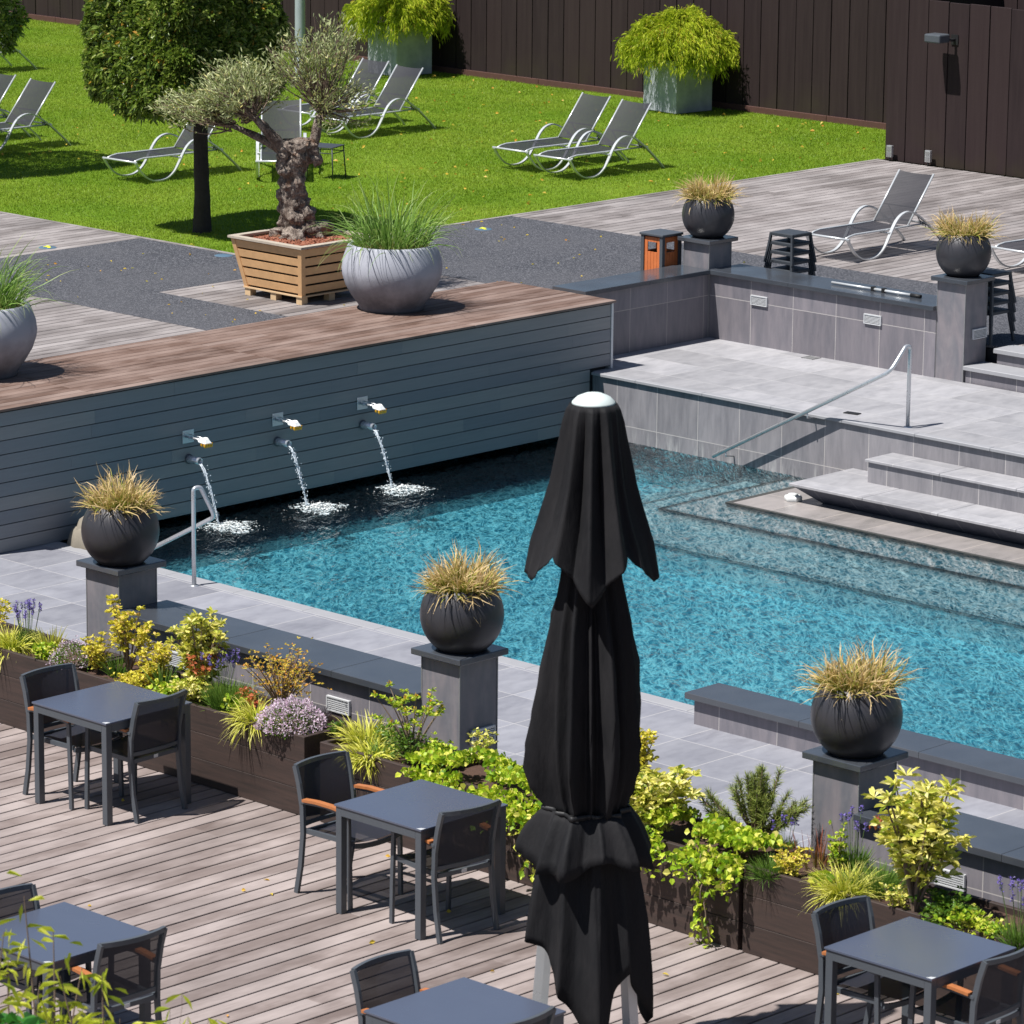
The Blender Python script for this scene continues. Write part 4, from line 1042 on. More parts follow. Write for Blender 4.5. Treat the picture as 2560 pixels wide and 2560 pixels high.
def stool_proto():
    t = thing('stacking_stool', 'x', 'stool')
    MB().box(-.165, .165, -.165, .165, .335, .352).build('seat', M_plastic, t, bevel=.008)
    a = MB()
    for sx, sy in ((-1, -1), (1, -1), (1, 1), (-1, 1)): pass
    for k in range(4):
        c_, s_ = math.cos(k*PI/2), math.sin(k*PI/2)
        a.tube([(x*c_-y*s_, x*s_+y*c_, z) for x, y, z in ((-.16, -.163, .328), (.16, -.163, .328))], .012, 4, flat=(.018, .03))
    a.build('seat_edge', M_plastic, t)
    for sx, sy in ((-1, -1), (1, -1), (1, 1), (-1, 1)):
        MB().tube([(sx*.158, sy*.158, .345), (sx*.168, sy*.168, .25), (sx*.205, sy*.205, 0)], .01, 4, flat=(.03, .026)).build('leg', M_plastic, t)
    return t
places = ['bottom', 'second from the bottom', 'middle', 'second from the top', 'top']
proto = stool_proto(); first = True
qa = onz(1880+1085*.09317, 540+500*.09317, 1.085); s1 = (qa[0]+.16, qa[1]+.16)
qb = onz(2527, 676, 1.085); s2 = (qb[0]-.17, qb[1]+.16)
for (cx, cy), nm in ((s1, 'beside the lone lounger'), (s2, 'behind the rightmost upper globe pot')):
    for i in range(5):
        o = proto if first else copy_tree(proto); first = False
        o.location = (cx, cy, ZU+i*.105); o['label'] = places[i]+' dark stool of the stack '+nm; o['group'] = 'stacked dark stools'
t = thing('telescopic_pole', 'silver telescopic pole with black clamps lying on the slate wall cap', 'pole', (35.56, 28.53, .772))
MB().tube([(0, .62, 0), (0, .02, 0)], .0135, 12).build('upper_tube', M_silver, t); MB().tube([(0, .02, 0), (0, -.50, 0)], .0165, 12).build('lower_tube', M_silver, t)
MB().tube([(0, -.50, 0), (0, -.64, 0)], .021, 12).build('grip', M_black, t)
for yy in (.03, -.12): MB().box(-.02, .026, yy-.022, yy+.022, -.0215, .028).build('clamp', M_black, t, bevel=.004)
o = MB().box(-.045, .045, -.085, .085, 0, .010).build('phone', M_black, None, (33.17, 26.87, ZR), bevel=.003); o.rotation_euler = (0, 0, .15); tag(o, 'small black phone lying on the raised terrace paving', 'phone')
q = onz(1983, 1252, ZW); t = thing('pool_float', 'white plastic float resting beside the sloped underside of the lowest step', 'float', (q[0], q[1], ZW-.005))
MB().lathe([(.001, 0), (.075, 0), (.092, .012), (.095, .045), (.088, .062), (.001, .066)], 6).build('float_body', M_white, t, bevel=.006); MB().lathe([(.001, .067), (.05, .066), (.052, .080), (.001, .083)], 12).build('float_lid', M_white, t)
q = onz(2028, 895, ZR); o = MB(); 
for i in range(8): o.box(-.07+i*.018, -.058+i*.018, -.07, .07, .001, .006)
o.box(-.08, .08, -.08, -.071, .001, .007); o.box(-.08, .08, .071, .08, .001, .007)
o = o.build('floor_drain', M_lampdull, None, (q[0], q[1], ZR+.001)); tag(o, 'small square metal drain grate in the raised terrace paving', 'drain')
M_disc = plain('steel_blue_disc', (.10, .17, .24), .45, .1, var=.1); M_arrow = plain('yellow_paint', (.78, .80, .05), .5, var=.08)
def marker(px, py, label, arrow=True):
    q = onz(px, py, ZU); t = thing('ground_marker', label, 'ground marker', (q[0], q[1], ZU), 0, 'round markers set in the asphalt')
    MB().lathe([(.001, .006), (.105, .006), (.112, .001)], 32).build('disc', M_disc, t)
    if arrow:
        m = MB(); m.add([(-.045, -.07, .0095), (-.005, -.075, .0095), (.045, .055, .0095), (.0, .06, .0095)], [(0, 1, 2, 3)]); m.add([(-.055, .03, .0102), (.05, -.01, .0102), (.07, .085, .0102)], [(0, 1, 2)]); m.build('arrow', M_arrow, t)
marker(119, 619, 'round blue marker with yellow arrow in the asphalt at the left'); marker(559, 639, 'plain round dark marker at the lawn edge left of the wooden tub', False); marker(1208, 573, 'round blue marker with yellow arrow in the asphalt behind the grass bowl')

# ------------------------------------------------------------------ tables and armchairs
def table_proto():
    t = thing('square_table', 'x', 'table'); h = .40
    MB().box(-h, h, -h, h, .730, .744).build('tabletop', M_top, t, bevel=.002)
    m = MB(); a = .392
    for s_ in (-1, 1):
        m.box(-a+.052, a-.052, s_*(a-.012)-.012, s_*(a-.012)+.012, .672, .7285); m.box(s_*(a-.012)-.012, s_*(a-.012)+.012, -a+.052, a-.052, .672, .7285)
    m.build('apron', M_dark, t)
    for sx in (-1, 1):
        for sy in (-1, 1):
            MB().box(sx*(a-.026)-.026, sx*(a-.026)+.026, sy*(a-.026)-.026, sy*(a-.026)+.026, 0, .7285).build('leg', M_dark, t, bevel=.003)
    m = MB(); m.add([(-h+.002, -h+.002, .7448), (-h+.045, -h+.002, .7448), (-h+.03, -h+.03, .7448), (-h+.002, -h+.045, .7448)], [(0, 1, 2, 3)]); m.build('corner_highlight', M_lamp, t)  # pale patch paints a highlight on the near corner of the tabletop
    return t
def chair_proto():
    t = thing('armchair', 'x', 'chair')
    for s_ in (-1, 1):
        x = s_*.232
        MB().tube([(x, -.285, 0), (x, -.245, .20), (x, -.222, .42), (x, -.228, .60), (x, -.262, .76), (x, -.298, .872)], .01, 4, flat=(.022, .036)).build('rear_leg', M_dark, t)
        MB().tube([(x, .225, 0), (x, .218, .30), (x, .205, .635)], .01, 4, flat=(.020, .032)).build('front_leg', M_dark, t)
        MB().tube([(s_*.236, -.235, .640), (s_*.238, 0, .655), (s_*.236, .215, .632)], .01, 4, flat=(.022, .018)).build('arm_bar', M_dark, t)
        MB().tube([(s_*.238, -.205, .658), (s_*.240, -.08, .670), (s_*.240, .08, .670), (s_*.238, .235, .650)], .01, 4, flat=(.046, .018)).build('armrest', M_teak, t)
    def bow(y0, z0, b, n=9, w=.232): return [(w*(-1+2*i/(n-1)), y0-b*(1-(-1+2*i/(n-1))**2), z0) for i in range(n)]
    MB().tube(bow(-.298, .866, .045), .01, 4, flat=(.024, .030)).build('top_rail', M_dark, t)
    m = MB(); m.tube(bow(-.225, .485, .02, 7, .222), .01, 4, flat=(.018, .026)); m.build('lower_rail', M_dark, t)
    # slings
    n = 9; k = 7; V = []
    for i in range(k):
        u = i/(k-1); y0 = lerp(-.232, -.290, u**1.4); z = lerp(.495, .852, u); b = lerp(.020, .045, u)
        for j in range(n):
            s_ = -1+2*j/(n-1); V.append((.222*s_, y0-b*(1-s_*s_)+.004, z))
    m = MB(); m.add(V, [(i*n+j, i*n+j+1, (i+1)*n+j+1, (i+1)*n+j) for i in range(k-1) for j in range(n-1)], True); m.build('back_sling', M_sling, t)
    V = []
    for i in range(k):
        u = i/(k-1); y = lerp(-.215, .235, u)
        for j in range(n):
            s_ = -1+2*j/(n-1); V.append((.215*s_, y, .448+.012*u-.018*(1-s_*s_)-.02*max(0, u-.8)))
    m = MB(); m.add(V, [(i*n+j, i*n+j+1, (i+1)*n+j+1, (i+1)*n+j) for i in range(k-1) for j in range(n-1)], True); m.build('seat_sling', M_sling, t)
    m = MB()
    for s_ in (-1, 1): m.tube([(s_*.215, -.225, .440), (s_*.215, .24, .452)], .01, 4, flat=(.020, .032))
    m.tube([(-.215+.43*i/8, .243, .435-.022*(1-(-1+i/4)**2)) for i in range(9)], .01, 4, flat=(.020, .030)); m.tube([(-.21, -.225, .432), (.21, -.225, .432)], .01, 4, flat=(.020, .030))
    m.build('seat_frame', M_dark, t)
    MB().box(-.020, .020, -.2385, -.2365, .422, .445).build('care_label', M_lamp, t)
    return t
tp = table_proto(); cpz = chair_proto()
tables = [((18.55, 21.65), 0, 'square slate-topped table at the left by the pink and yellow planting'), ((18.375, 18.385), 0, 'square slate-topped table left of the closed parasol'),
          ((15.03, 18.07), 0, 'square slate-topped table behind the bamboo in the lower left corner'), ((18.45, 14.32), 0, 'square slate-topped table in the lower right corner'),
          ((15.775, 15.43), 0, 'square slate-topped table cut by the bottom edge in front of the parasol')]
for i, (p, rz, lab) in enumerate(tables):
    o = tp if i == 0 else copy_tree(tp); o.location = (p[0], p[1], 0); o.rotation_euler = (0, 0, rz); o['label'] = lab; o['group'] = 'square tables on the restaurant deck'
q5 = onz(1376, 2516, .87)
chairs = [((18.47, 21.96), PI, 'dark armchair at the left table with its back to the planters'), ((18.57, 21.46), .05, 'dark armchair at the left table seen from behind'),
          ((18.325, 18.98), PI+.0, 'dark armchair with both teak armrests showing, at the table left of the parasol'), ((18.30, 18.12), -.13, 'dark armchair seen from behind at the table left of the parasol'),
          ((15.02, 18.255), PI, 'dark armchair cut by the left edge behind the bamboo table'), ((15.07, 17.71), -.05, 'dark armchair seen from behind at the table with the bamboo'),
          ((18.40, 14.60), PI-.04, 'dark armchair on the left side of the lower right table'), ((18.44, 13.97), 0.02, 'dark armchair cut by the right edge at the lower right table'),
          ((15.785, 15.80), PI+.02, 'dark armchair with see-through sling at the table cut by the bottom edge'), ((q5[0]-.24, q5[1]+.27), 0, 'dark armchair at the bottom edge of which only the top rail shows')]
for i, (p, rz, lab) in enumerate(chairs):
    o = cpz if i == 0 else copy_tree(cpz); o.location = (p[0], p[1], 0); o.rotation_euler = (0, 0, rz); o['label'] = lab; o['group'] = 'dark armchairs on the restaurant deck'

# ------------------------------------------------------------------ sun loungers
def lounger_proto():
    t = thing('sun_lounger', 'x', 'sun lounger')
    prof = [(-.005, .285), (.06, .19), (.16, .09), (.28, .03), (.42, .012), (.56, .035), (.68, .11), (.77, .22), (.84, .33), (.92, .43), (1.02, .495), (1.15, .515), (1.29, .475), (1.42, .40), (1.55, .31), (1.70, .19), (1.83, .08), (1.91, .0)]
    def cr(P, m=4):
        out = []
        for i in range(len(P)-1):
            p0, p1, p2, p3 = [Vector((*P[max(0, min(len(P)-1, i+d))],)) for d in (-1, 0, 1, 2)]
            for j in range(m):
                f = j/m; out.append(.5*((2*p1)+(-p0+p2)*f+(2*p0-5*p1+4*p2-p3)*f*f+(-p0+3*p1-3*p2+p3)*f**3))
        out.append(Vector(P[-1])); return out
    for s_ in (-1, 1):
        MB().tube([(p.x, s_*.325, p.y) for p in cr(prof, 3)], .01, 4, flat=(.042, .018)).build('side_frame', M_silver, t)
    m = MB(); m.tube([(0, -.35, .292), (0, .35, .292)], .015, 8)
    for s_ in (-1, 1): m.tube([(0, s_*.27, .292), (.08, s_*.275, .318), (.18, s_*.275, .332), (.9, s_*.275, .325), (1.60, s_*.275, .322)], .013, 8)
    m.tube([(1.58, -.32, .322), (1.58, .32, .322)], .012, 8); m.tube([(.80, -.33, .29), (.80, .33, .29)], .012, 8); m.build('seat_frame', M_silver, t)
    V = []; P = [(.03, .297), (.10, .318), (.19, .333), (.45, .322), (.75, .318), (1.0, .322), (1.20, .330)]; n = 7
    for x, z in P:
        for j in range(n): s_ = -1+2*j/(n-1); V.append((x, .27*s_, z-.012*(1-s_*s_)))
    m = MB(); m.add(V, [(i*n+j, i*n+j+1, (i+1)*n+j+1, (i+1)*n+j) for i in range(len(P)-1) for j in range(n-1)], True); m.build('seat_sling', M_lsling, t)
    m = MB()
    for s_ in (-1, 1): MB().tube([(1.215, s_*.268, .325), (1.70, s_*.268, .918)], .013, 8).build('back_rail', M_silver, t)
    MB().tube([(1.41, -.265, .525), (1.41, .265, .525)], .008, 6).build('back_bar', M_dark, t)
    V = []; k = 6
    for i in range(k):
        u = i/(k-1); x = lerp(1.225, 1.695, u); z = lerp(.338, .912, u)
        for j in range(n):
            s_ = -1+2*j/(n-1); sag = .016*(1-s_*s_)*(1 if i < k-1 else 1.6); V.append((x+sag*.77, .262*s_, z-sag*.63))
    m = MB(); m.add(V, [(i*n+j, i*n+j+1, (i+1)*n+j+1, (i+1)*n+j) for i in range(k-1) for j in range(n-1)], True); m.build('back_sling', M_lsling, t)
    for s_ in (-1, 1): MB().tube([(1.41, s_*.2, .52), (1.55, s_*.2, .33)], .007, 6).build('recliner_strut', M_dark, t)
    m = MB()
    for s_ in (-1, 1):
        m = MB(); m.tube([(1.40, s_*.295, .385), (1.56, s_*.295, .30)], .006, 6)
        for i in range(3): m.tube([(1.42+i*.05, s_*.295, .378-i*.027), (1.44+i*.05, s_*.295, .335-i*.03)], .006, 6)
        m.build('notched_rack', M_dark, t)
    return t
lp = lounger_proto()
def lxy(px, py, z): q = onz(px, py, z); return q[0], q[1]
lo = [((38.77, 31.87), 0, 'sun lounger standing alone on the grey deck'), ((39.62, 29.72), PI*.0-.05, 'sun lounger half hidden behind the rightmost upper globe pot'),
      ((38.72, 28.35), .0, 'sun lounger of which only the foot shows at the right picture edge'),
      ((41.25, 38.79), 0, 'nearer lounger of the pair in the middle of the lawn'), ((41.37, 39.70), -.02, 'farther lounger of the pair in the middle of the lawn'),
      ((41.71, 43.72), 0.01, 'lounger in front of the left concrete planter, nearer one of its pair'), ((41.90, 44.62), .02, 'lounger half hidden by the olive crown, farther one of its pair'),
      ((38.27, 41.02), math.radians(47), 'lounger facing the camera behind the olive trunk'),
      ((36.73, 42.56), 0, 'lounger with its foot in tree shade behind the clipped tree trunk'),
      ((36.63, 46.07), .0, 'lounger near the left picture edge with its whole backrest in view'), ((36.73, 47.07), 0, 'lounger cut by the left picture edge, only its back showing'),
      ((41.95, 53.2), 0, 'lounger under the tree in the upper left corner')]
for i, (p, rz, lab) in enumerate(lo):
    o = lp if i == 0 else copy_tree(lp); o.location = (p[0], p[1], ZU if i < 3 else ZU-.006); o.rotation_euler = (0, 0, rz); o['label'] = lab; o['group'] = 'grey sling sun loungers'
t = thing('side_table', 'small dark metal side table beside the lounger that faces the camera', 'side table', (39.02, 40.93, ZU), math.radians(20))
MB().box(-.19, .19, -.19, .19, .43, .445).build('tabletop', M_plastic, t, bevel=.003)
for sx in (-1, 1):
    for sy in (-1, 1): MB().tube([(sx*.175, sy*.175, .43), (sx*.20, sy*.20, 0)], .010, 6).build('leg', M_plastic, t)
m = MB()
for k in range(4):
    c_, s_ = math.cos(k*PI/2), math.sin(k*PI/2); m.tube([(x*c_-y*s_, x*s_+y*c_, .36) for x, y in ((-.18, -.18), (.18, -.18))], .007, 6)
m.build('stretcher', M_plastic, t)

# ------------------------------------------------------------------ closed parasol
UC = onz(1484, 1010, 3.98); UC = (UC[0], UC[1])
um = thing('closed_parasol', 'tall closed black parasol with white top cap standing on the restaurant deck', 'parasol', (UC[0], UC[1], 0), math.radians(43.75))
def cloth(name, rows, nth, fold, hem, mat, parent, seed, tips=0):
    """rows: list (z, radius, foldamp); hem(theta) lowers the last ring; local -x faces the camera"""
    V = []; m = len(rows)
    for i, (z, R, A) in enumerate(rows):
        u = i/(m-1)
        for j in range(nth):
            th = 2*PI*j/nth; f = fold(th, z, u); r_ = R*(1-A*f)*(1+.075*mnoise.noise(Vector((math.cos(th)*3+seed, math.sin(th)*3, z*1.6)))+.035*mnoise.noise(Vector((math.cos(th)*8, math.sin(th)*8+seed, z*3.5)))); zz = z+(hem(th)*u**1.3 if hem else 0)
            V.append((r_*math.cos(th), r_*math.sin(th), zz))
    mb = MB(); mb.add(V, [(i*nth+j, i*nth+(j+1) % nth, (i+1)*nth+(j+1) % nth, (i+1)*nth+j) for i in range(m-1) for j in range(nth)], True)
    o = mb.build(name, mat, parent); s = o.modifiers.new('thickness', 'SOLIDIFY'); s.thickness = .004; return o
def ridge(x): return 1-abs(math.sin(x))**.7 if True else 0
def fold1(th, z, u): return .55*(1-abs(math.cos(th*4+.55*math.sin(th*2)+.3)))**1.0+.45*abs(math.sin(th*6.5+1.1+.8*math.sin(th)+z*.25))
def hem4(gap, tip):
    def f(th): 
        q = ((th % (PI/2)))/(PI/2); d = min(q, 1-q)*2     # 0 at the corner tips (facing -x, +y, ...), 1 between
        return (-tip)*(1-d)**1.15 + gap*d
    return f
NT = 260
rows = [(3.985-.02*i, r_, a_) for i, (r_, a_) in enumerate([(.128, .03)])]
rows = [(3.985, .130, .02), (3.95, .150, .12), (3.88, .172, .26), (3.78, .192, .34), (3.66, .220, .38), (3.52, .250, .40), (3.40, .285, .40), (3.28, .322, .38), (3.18, .352, .34)]
def hem_top(th):
    P = [(0, -.30), (40, -.03), (80, -.22), (112, -.14), (140, -.03), (180, -.30)]
    d = abs(math.degrees(math.atan2(math.sin(th), math.cos(th)))); d = min(d, 360-d)
    for (a, x), (b, y) in zip(P, P[1:]):
        if a <= d <= b: return x+(y-x)*(d-a)/(b-a)
    return -.3
V = []; rows += [(3.18, .352, .34)]*8; n1 = len(rows)
for i, (z, R_k, A_k) in enumerate(rows):
    u = max(0, (i-8)/8)
    for j in range(NT):
        th = 2*PI*j/NT; d = hem_top(th+PI); f = fold1(th, min(z, 3.3), 1); r_ = R_k*(1-A_k*f*(1-.35*u))*(1+.12*u*min(1, -d*4))*(1+.05*mnoise.noise(Vector((math.cos(th)*3, math.sin(th)*3, z*2)))+.03*mnoise.noise(Vector((math.cos(th)*9, math.sin(th)*9, z*3)))); V.append((r_*math.cos(th), r_*math.sin(th), z+u*d))
mb = MB(); mb.add(V, [(i*NT+j, i*NT+(j+1) % NT, (i+1)*NT+(j+1) % NT, (i+1)*NT+j) for i in range(n1-1) for j in range(NT)], True)
o = mb.build('top_canopy', M_canvas, um); s = o.modifiers.new('thickness', 'SOLIDIFY'); s.thickness = .004
def fold2(th, z, u): return 1.15*(.6*abs(math.sin(th*3.5+.9*math.sin(th+z*.9)+.4))**.7+.4*abs(math.cos(th*6+z*.6+1.3*math.sin(th*2)))**.7)
rows = [(3.34, .16, .3), (3.15, .20, .36), (2.95, .235, .38), (2.7, .325, .44), (2.45, .375, .44), (2.2, .405, .44), (2.0, .405, .42), (1.85, .385, .42), (1.72, .335, .40), (1.62, .275, .34), (1.56, .25, .28)]
cloth('main_canopy', rows, NT, fold2, None, M_canvas, um, 2)
rows = [(1.60, .262, .26), (1.56, .30, .28), (1.50, .35, .32), (1.43, .395, .34), (1.36, .425, .32), (1.30, .44, .28)]
cloth('valance', rows, NT, lambda th, z, u: .5*abs(math.sin(th*3+1.2))+.5*abs(math.sin(th*5.5+.3)), lambda th: -.05*math.sin(th*3+.5)-.02*math.sin(th*7), M_canvas, um, 3)
def hem_low(th):
    P = [(0, -.35), (40, -.15), (70, -.05), (100, .03), (128, -.05), (150, -.30), (178, -.52), (196, -.60), (212, -.30), (228, -.16), (245, -.34), (268, -.58), (290, -.3), (320, -.2), (360, -.35)]
    d = math.degrees(th)
    for (a, x), (b, y) in zip(P, P[1:]):
        if a <= d <= b: k = (d-a)/(b-a); return x+(y-x)*k
    return 0
rows = [(1.60, .24, .26), (1.48, .285, .30), (1.36, .325, .33), (1.24, .36, .36), (1.14, .388, .37), (1.04, .408, .37), (.96, .42, .36), (.90, .428, .35), (.86, .432, .34)]
def fold3(th, z, u): return .55*abs(math.sin(th*2.5+.8+.3*math.sin(z*2)))**.7+.45*abs(math.sin(th*5+2.0+z*.4))
cloth('lower_skirt', rows, NT, fold3, hem_low, M_canvas, um, 4)
MB().lathe([(.001, .060), (.05, .056), (.095, .037), (.122, .010), (.126, 0), (.11, -.01)], 36, (0, 0, 3.985)).build('top_cap', plain('chalky_cap', (.60, .67, .65), .55, var=.06), um)
MB().tube([(0, 0, .05), (0, 0, 3.95)], .035, 16).build('pole', M_silver, um)
for th in (PI*.5+.12, PI*1.5-.25, PI*.5-.6, PI*1.5+.6):
    c_, s_ = math.cos(th), math.sin(th); MB().tube([(.31*c_, .31*s_, .12), (.26*c_, .26*s_, .80), (.10*c_, .10*s_, 1.6), (.05*c_, .05*s_, 3.3)], .01, 4, flat=(.022, .05)).build('rib', M_silver, um)
bs = MB(); bs.box(-.42, .42, -.42, .42, .0, .07); bs.build('base_plate', M_dark, um, bevel=.01)
strap = cloth('strap', [(1.615, .272, .26), (1.585, .272, .26)], NT, lambda th, z, u: .5*abs(math.sin(th*3+1.2))+.5*abs(math.sin(th*5.5+.3)), None, M_black, um, 5)

# ------------------------------------------------------------------ planter boxes with their planting
PX0, PX1, PH = 19.29, 19.84, .585
def planter_box(y0, y1, label, dx=0):
    t = thing('planter_trough', label, 'planter', (PX0+dx, (y0+y1)/2, 0), 0, 'dark stained plank troughs along the deck edge'); L = (y1-y0)/2; W = PX1-PX0
    m = MB()
    for i in range(3):
        z0 = .004+i*.194; m.box(0, .035, -L, L, z0, z0+.190, .003); m.box(W-.035, W, -L, L, z0, z0+.190, .003)
        m.box(.0355, W-.0355, -L, -L+.035, z0, z0+.190, .003); m.box(.0355, W-.0355, L-.035, L, z0, z0+.190, .003)
    m.build('planks', M_planter, t)
    s = sheet('soil', .036, W-.036, -L+.036, L-.036, PH-.055, 24, .03, M_soil); s.parent = t
    MB().box(.036, W-.036, -L+.036, L-.036, .01, PH-.12).build('filling', M_void, t)
    return t
planter_box(23.03, 26.6, 'dark plank trough with lavender and golden grass at the left picture edge')
planter_box(20.46, 23.00, 'dark plank trough of mixed flowers behind the left table')
planter_box(19.34, 20.30, 'short dark plank trough of yellow daylilies in front of the middle pillar')
planter_box(16.44, 19.28, 'dark plank trough with trailing golden ivy on both sides of the parasol')
planter_box(13.3, 16.40, 'dark plank trough with the tall yellow shrub behind the lower right table')

ZS = .545
def at(px, py, z=ZS): q = onz(px, py, z); return np.array([min(max(q[0], PX0+.05), PX1-.04), q[1], z])
def reseed(s):
    global rng
    rng = np.random.default_rng(s)
def plant(name, label, cat, p, group=None): return thing(name, label, cat, tuple(p), 0, group)
def tuft(name, label, cat, p, n, rad, L, mat, W=.008, spread=.55, droop=.9, seed=0, parent=None, group=None):
    reseed(seed+300); t = parent or plant(name, label, cat, p, group); L = L*.72; rad = rad*.85
    a = rng.uniform(0, 2*PI, n); rr = np.sqrt(rng.uniform(0, 1, n))*rad; b = np.stack([rr*np.cos(a), rr*np.sin(a), np.full(n, -.01)], 1)
    tl = np.abs(rng.normal(0, spread, n))+rr/rad*spread*.6; a2 = a+rng.normal(0, .6, n)
    blades('blades', b, np.stack([np.sin(tl)*np.cos(a2), np.sin(tl)*np.sin(a2), np.cos(tl)], 1), rng.uniform(.6, 1.05, n)*L, W, mat, t, droop=droop); return t
def shrub(name, label, cat, p, h, rx, mat, nl=900, size=.05, width=.45, nst=14, rosette=9, seed=0, tipmat=None, low=.25, spread=None, group=None, lean=(0, 0)):
    """stems from the base, leaf rosettes along and at the ends of the stems"""
    h = h*.9; rx = rx*.86; nl = nl*.85
    reseed(seed+500); t = plant(name, label, cat, p, group); st = MB(); C_ = []; D_ = []; TC_ = []; TD_ = []
    per = max(3, int(nl/(nst*rosette)))
    for i in range(nst):
        a = rng.uniform(0, 2*PI); e = np.array([math.cos(a)*rx*rng.uniform(.15, 1)+lean[0], math.sin(a)*rx*rng.uniform(.15, 1)+lean[1], h*rng.uniform(.55, 1.0)])
        mid = e*np.array([.35, .35, .55]); P = [2*v*(1-v)*mid+v*v*e for v in np.linspace(0, 1, 6)]
        st.tube([tuple(q) for q in P], [.009*(1-.7*v)*max(.5, h/.5) for v in np.linspace(0, 1, 6)], 5, caps=False)
        for k in range(rosette):
            v = 1.0 if k == 0 else rng.uniform(low, 1); q = 2*v*(1-v)*mid+v*v*e+(rng.normal(0, rx*.16, 3) if k else 0); tl = rng.uniform(0, 2*PI, per); up = rng.uniform(-.2, .9, per)
            for x_, y_ in zip(tl, up):
                C_.append(q); D_.append((math.cos(x_), math.sin(x_), y_))
            if k == 0 and tipmat:
                for x_ in range(5): TC_.append(q+np.array([0, 0, .01])); TD_.append((rng.normal(0, .6), rng.normal(0, .6), 1))
    st.build('stems', M_twig, t); leaves('leaves', np.array(C_), np.array(D_, dtype=float), size, size*width, mat, t, fold=.15, droop=.12)
    if tipmat: leaves('new_leaves', np.array(TC_), np.array(TD_, dtype=float), size*.9, size*.35, tipmat, t)
    return t
def cushion(name, label, cat, p, rad, h, leafm, petm, n=900, seed=0, size=.014):
    reseed(seed+700); t = plant(name, label, cat, p)
    u = unit(rng.normal(size=(n, 3))); u[:, 2] = np.abs(u[:, 2]); c = u*np.array([rad, rad, h])*rng.uniform(.75, 1.04, (n, 1)); leaves('leaves', c*.93, u+rng.normal(0, .5, (n, 3)), .022, .011, leafm, t)
    m = int(n*1.5); u = unit(rng.normal(size=(m, 3))); u[:, 2] = np.abs(u[:, 2])*.9+.12; u = unit(u); bumpy = 1+.12*np.sin(u[:, 0]*9)*np.sin(u[:, 1]*11)
    leaves('petals', u*np.array([rad, rad, h])*(bumpy*rng.uniform(.96, 1.12, m))[:, None], u+rng.normal(0, .6, (m, 3)), size, size*.8, petm, t, droop=0); return t
def lavender(p, label, h, rad, seed, n=24, petm=None):
    reseed(seed+900); t = tuft('lavender', label, 'flower', p, 260, rad*.6, h*.6, B_fine, .006, .35, .25, seed)
    t['label'] = label; st = MB(); C_ = []; D_ = []
    for i in range(n):
        a = rng.uniform(0, 2*PI); r_ = rad*rng.uniform(.1, 1); e = np.array([r_*math.cos(a), r_*math.sin(a), h*rng.uniform(.75, 1.0)]); st.tube([(e[0]*.4, e[1]*.4, 0), tuple(e*np.array([.75, .75, .6])), tuple(e)], .0022, 4, caps=False)
        for k in range(26): C_.append(e+np.array([rng.normal(0, .004), rng.normal(0, .004), rng.uniform(-.045, .012)])); D_.append((rng.normal(), rng.normal(), .6))
    st.build('stems', M_stem, t); leaves('petals', np.array(C_), np.array(D_), .016, .010, petm or L_violet, t, droop=0)['kind'] = 'stuff'; return t
M_stem = plain('green_stems', (.12, .19, .05), .7)

shrub('golden_shrub', 'golden shrub cut by the left edge beside the lavender', 'shrub', at(-8, 1592), .35, .16, L_yellow, 700, .035, seed=1)
tuft('golden_grass', 'golden striped grass arching over the trough at the left edge', 'grass plant', at(28, 1622), 420, .10, .36, B_yell, .009, .8, 1.5, 2)
lavender(at(68, 1618), 'lavender with violet heads at the left edge', .36, .15, 3, 22)
tuft('iris_clump', 'upright fresh green iris leaves above low green mounds', 'plant', at(128, 1636), 60, .05, .34, B_yell, .014, .35, .5, 4)
shrub('low_green_mound', 'low bright green mound at the foot of the iris leaves', 'plant', at(118, 1652), .12, .17, L_ivy, 700, .03, .8, 18, seed=5)
cushion('pale_thyme', 'pale lilac thyme clump left of the golden shrubs', 'flower', at(186, 1668), .17, .19, L_green, L_pink, 650, 6, .012)
shrub('golden_shrub', 'small golden shrub right of the pale thyme', 'shrub', at(243, 1682), .33, .15, L_yellow, 1500, .030, .5, 20, seed=7)
shrub('golden_shrub', 'tall golden shrub on bare pale stems below the left pillar', 'shrub', at(322, 1692), .64, .24, L_yellow, 1300, .042, .5, 13, 7, seed=8, low=.62)
tuft('green_tuft', 'thin green tuft under the tall golden shrub', 'grass plant', at(292, 1690), 130, .08, .26, B_fine, .005, .3, .4, 9)
shrub('golden_shrub', 'wide golden shrub behind the far corner of the left table', 'shrub', at(385, 1712), .36, .22, L_yellow, 2000, .034, .5, 22, seed=10)
shrub('golden_mat', 'low golden mat creeping in front of the left trough shrubs', 'plant', at(330, 1722), .10, .24, L_yellow, 1300, .026, .6, 26, seed=11)
tuft('spiky_iris', 'stiff spiky green leaves beside the wide golden shrub', 'plant', at(412, 1722), 46, .05, .36, B_green, .012, .3, .15, 12)
shrub('pieris_shrub', 'cream and coral variegated shrub, tallest behind the left table', 'shrub', at(500, 1740), .66, .25, L_varieg, 2900, .058, .38, 22, 9, seed=13, tipmat=None, low=.35)
shrub('coral_shoots', 'coral young shoots inside the cream variegated shrub', 'plant', at(508, 1745), .46, .18, L_red, 260, .05, .35, 8, 4, seed=14, low=.6)
lavender(at(548, 1752), 'violet bluebells right of the cream variegated shrub', .38, .17, 15, 20)
shrub('variegated_mound', 'low cream-edged mound under the louvred wall light', 'plant', at(478, 1758), .20, .20, L_varieg, 1300, .030, .6, 20, seed=16)
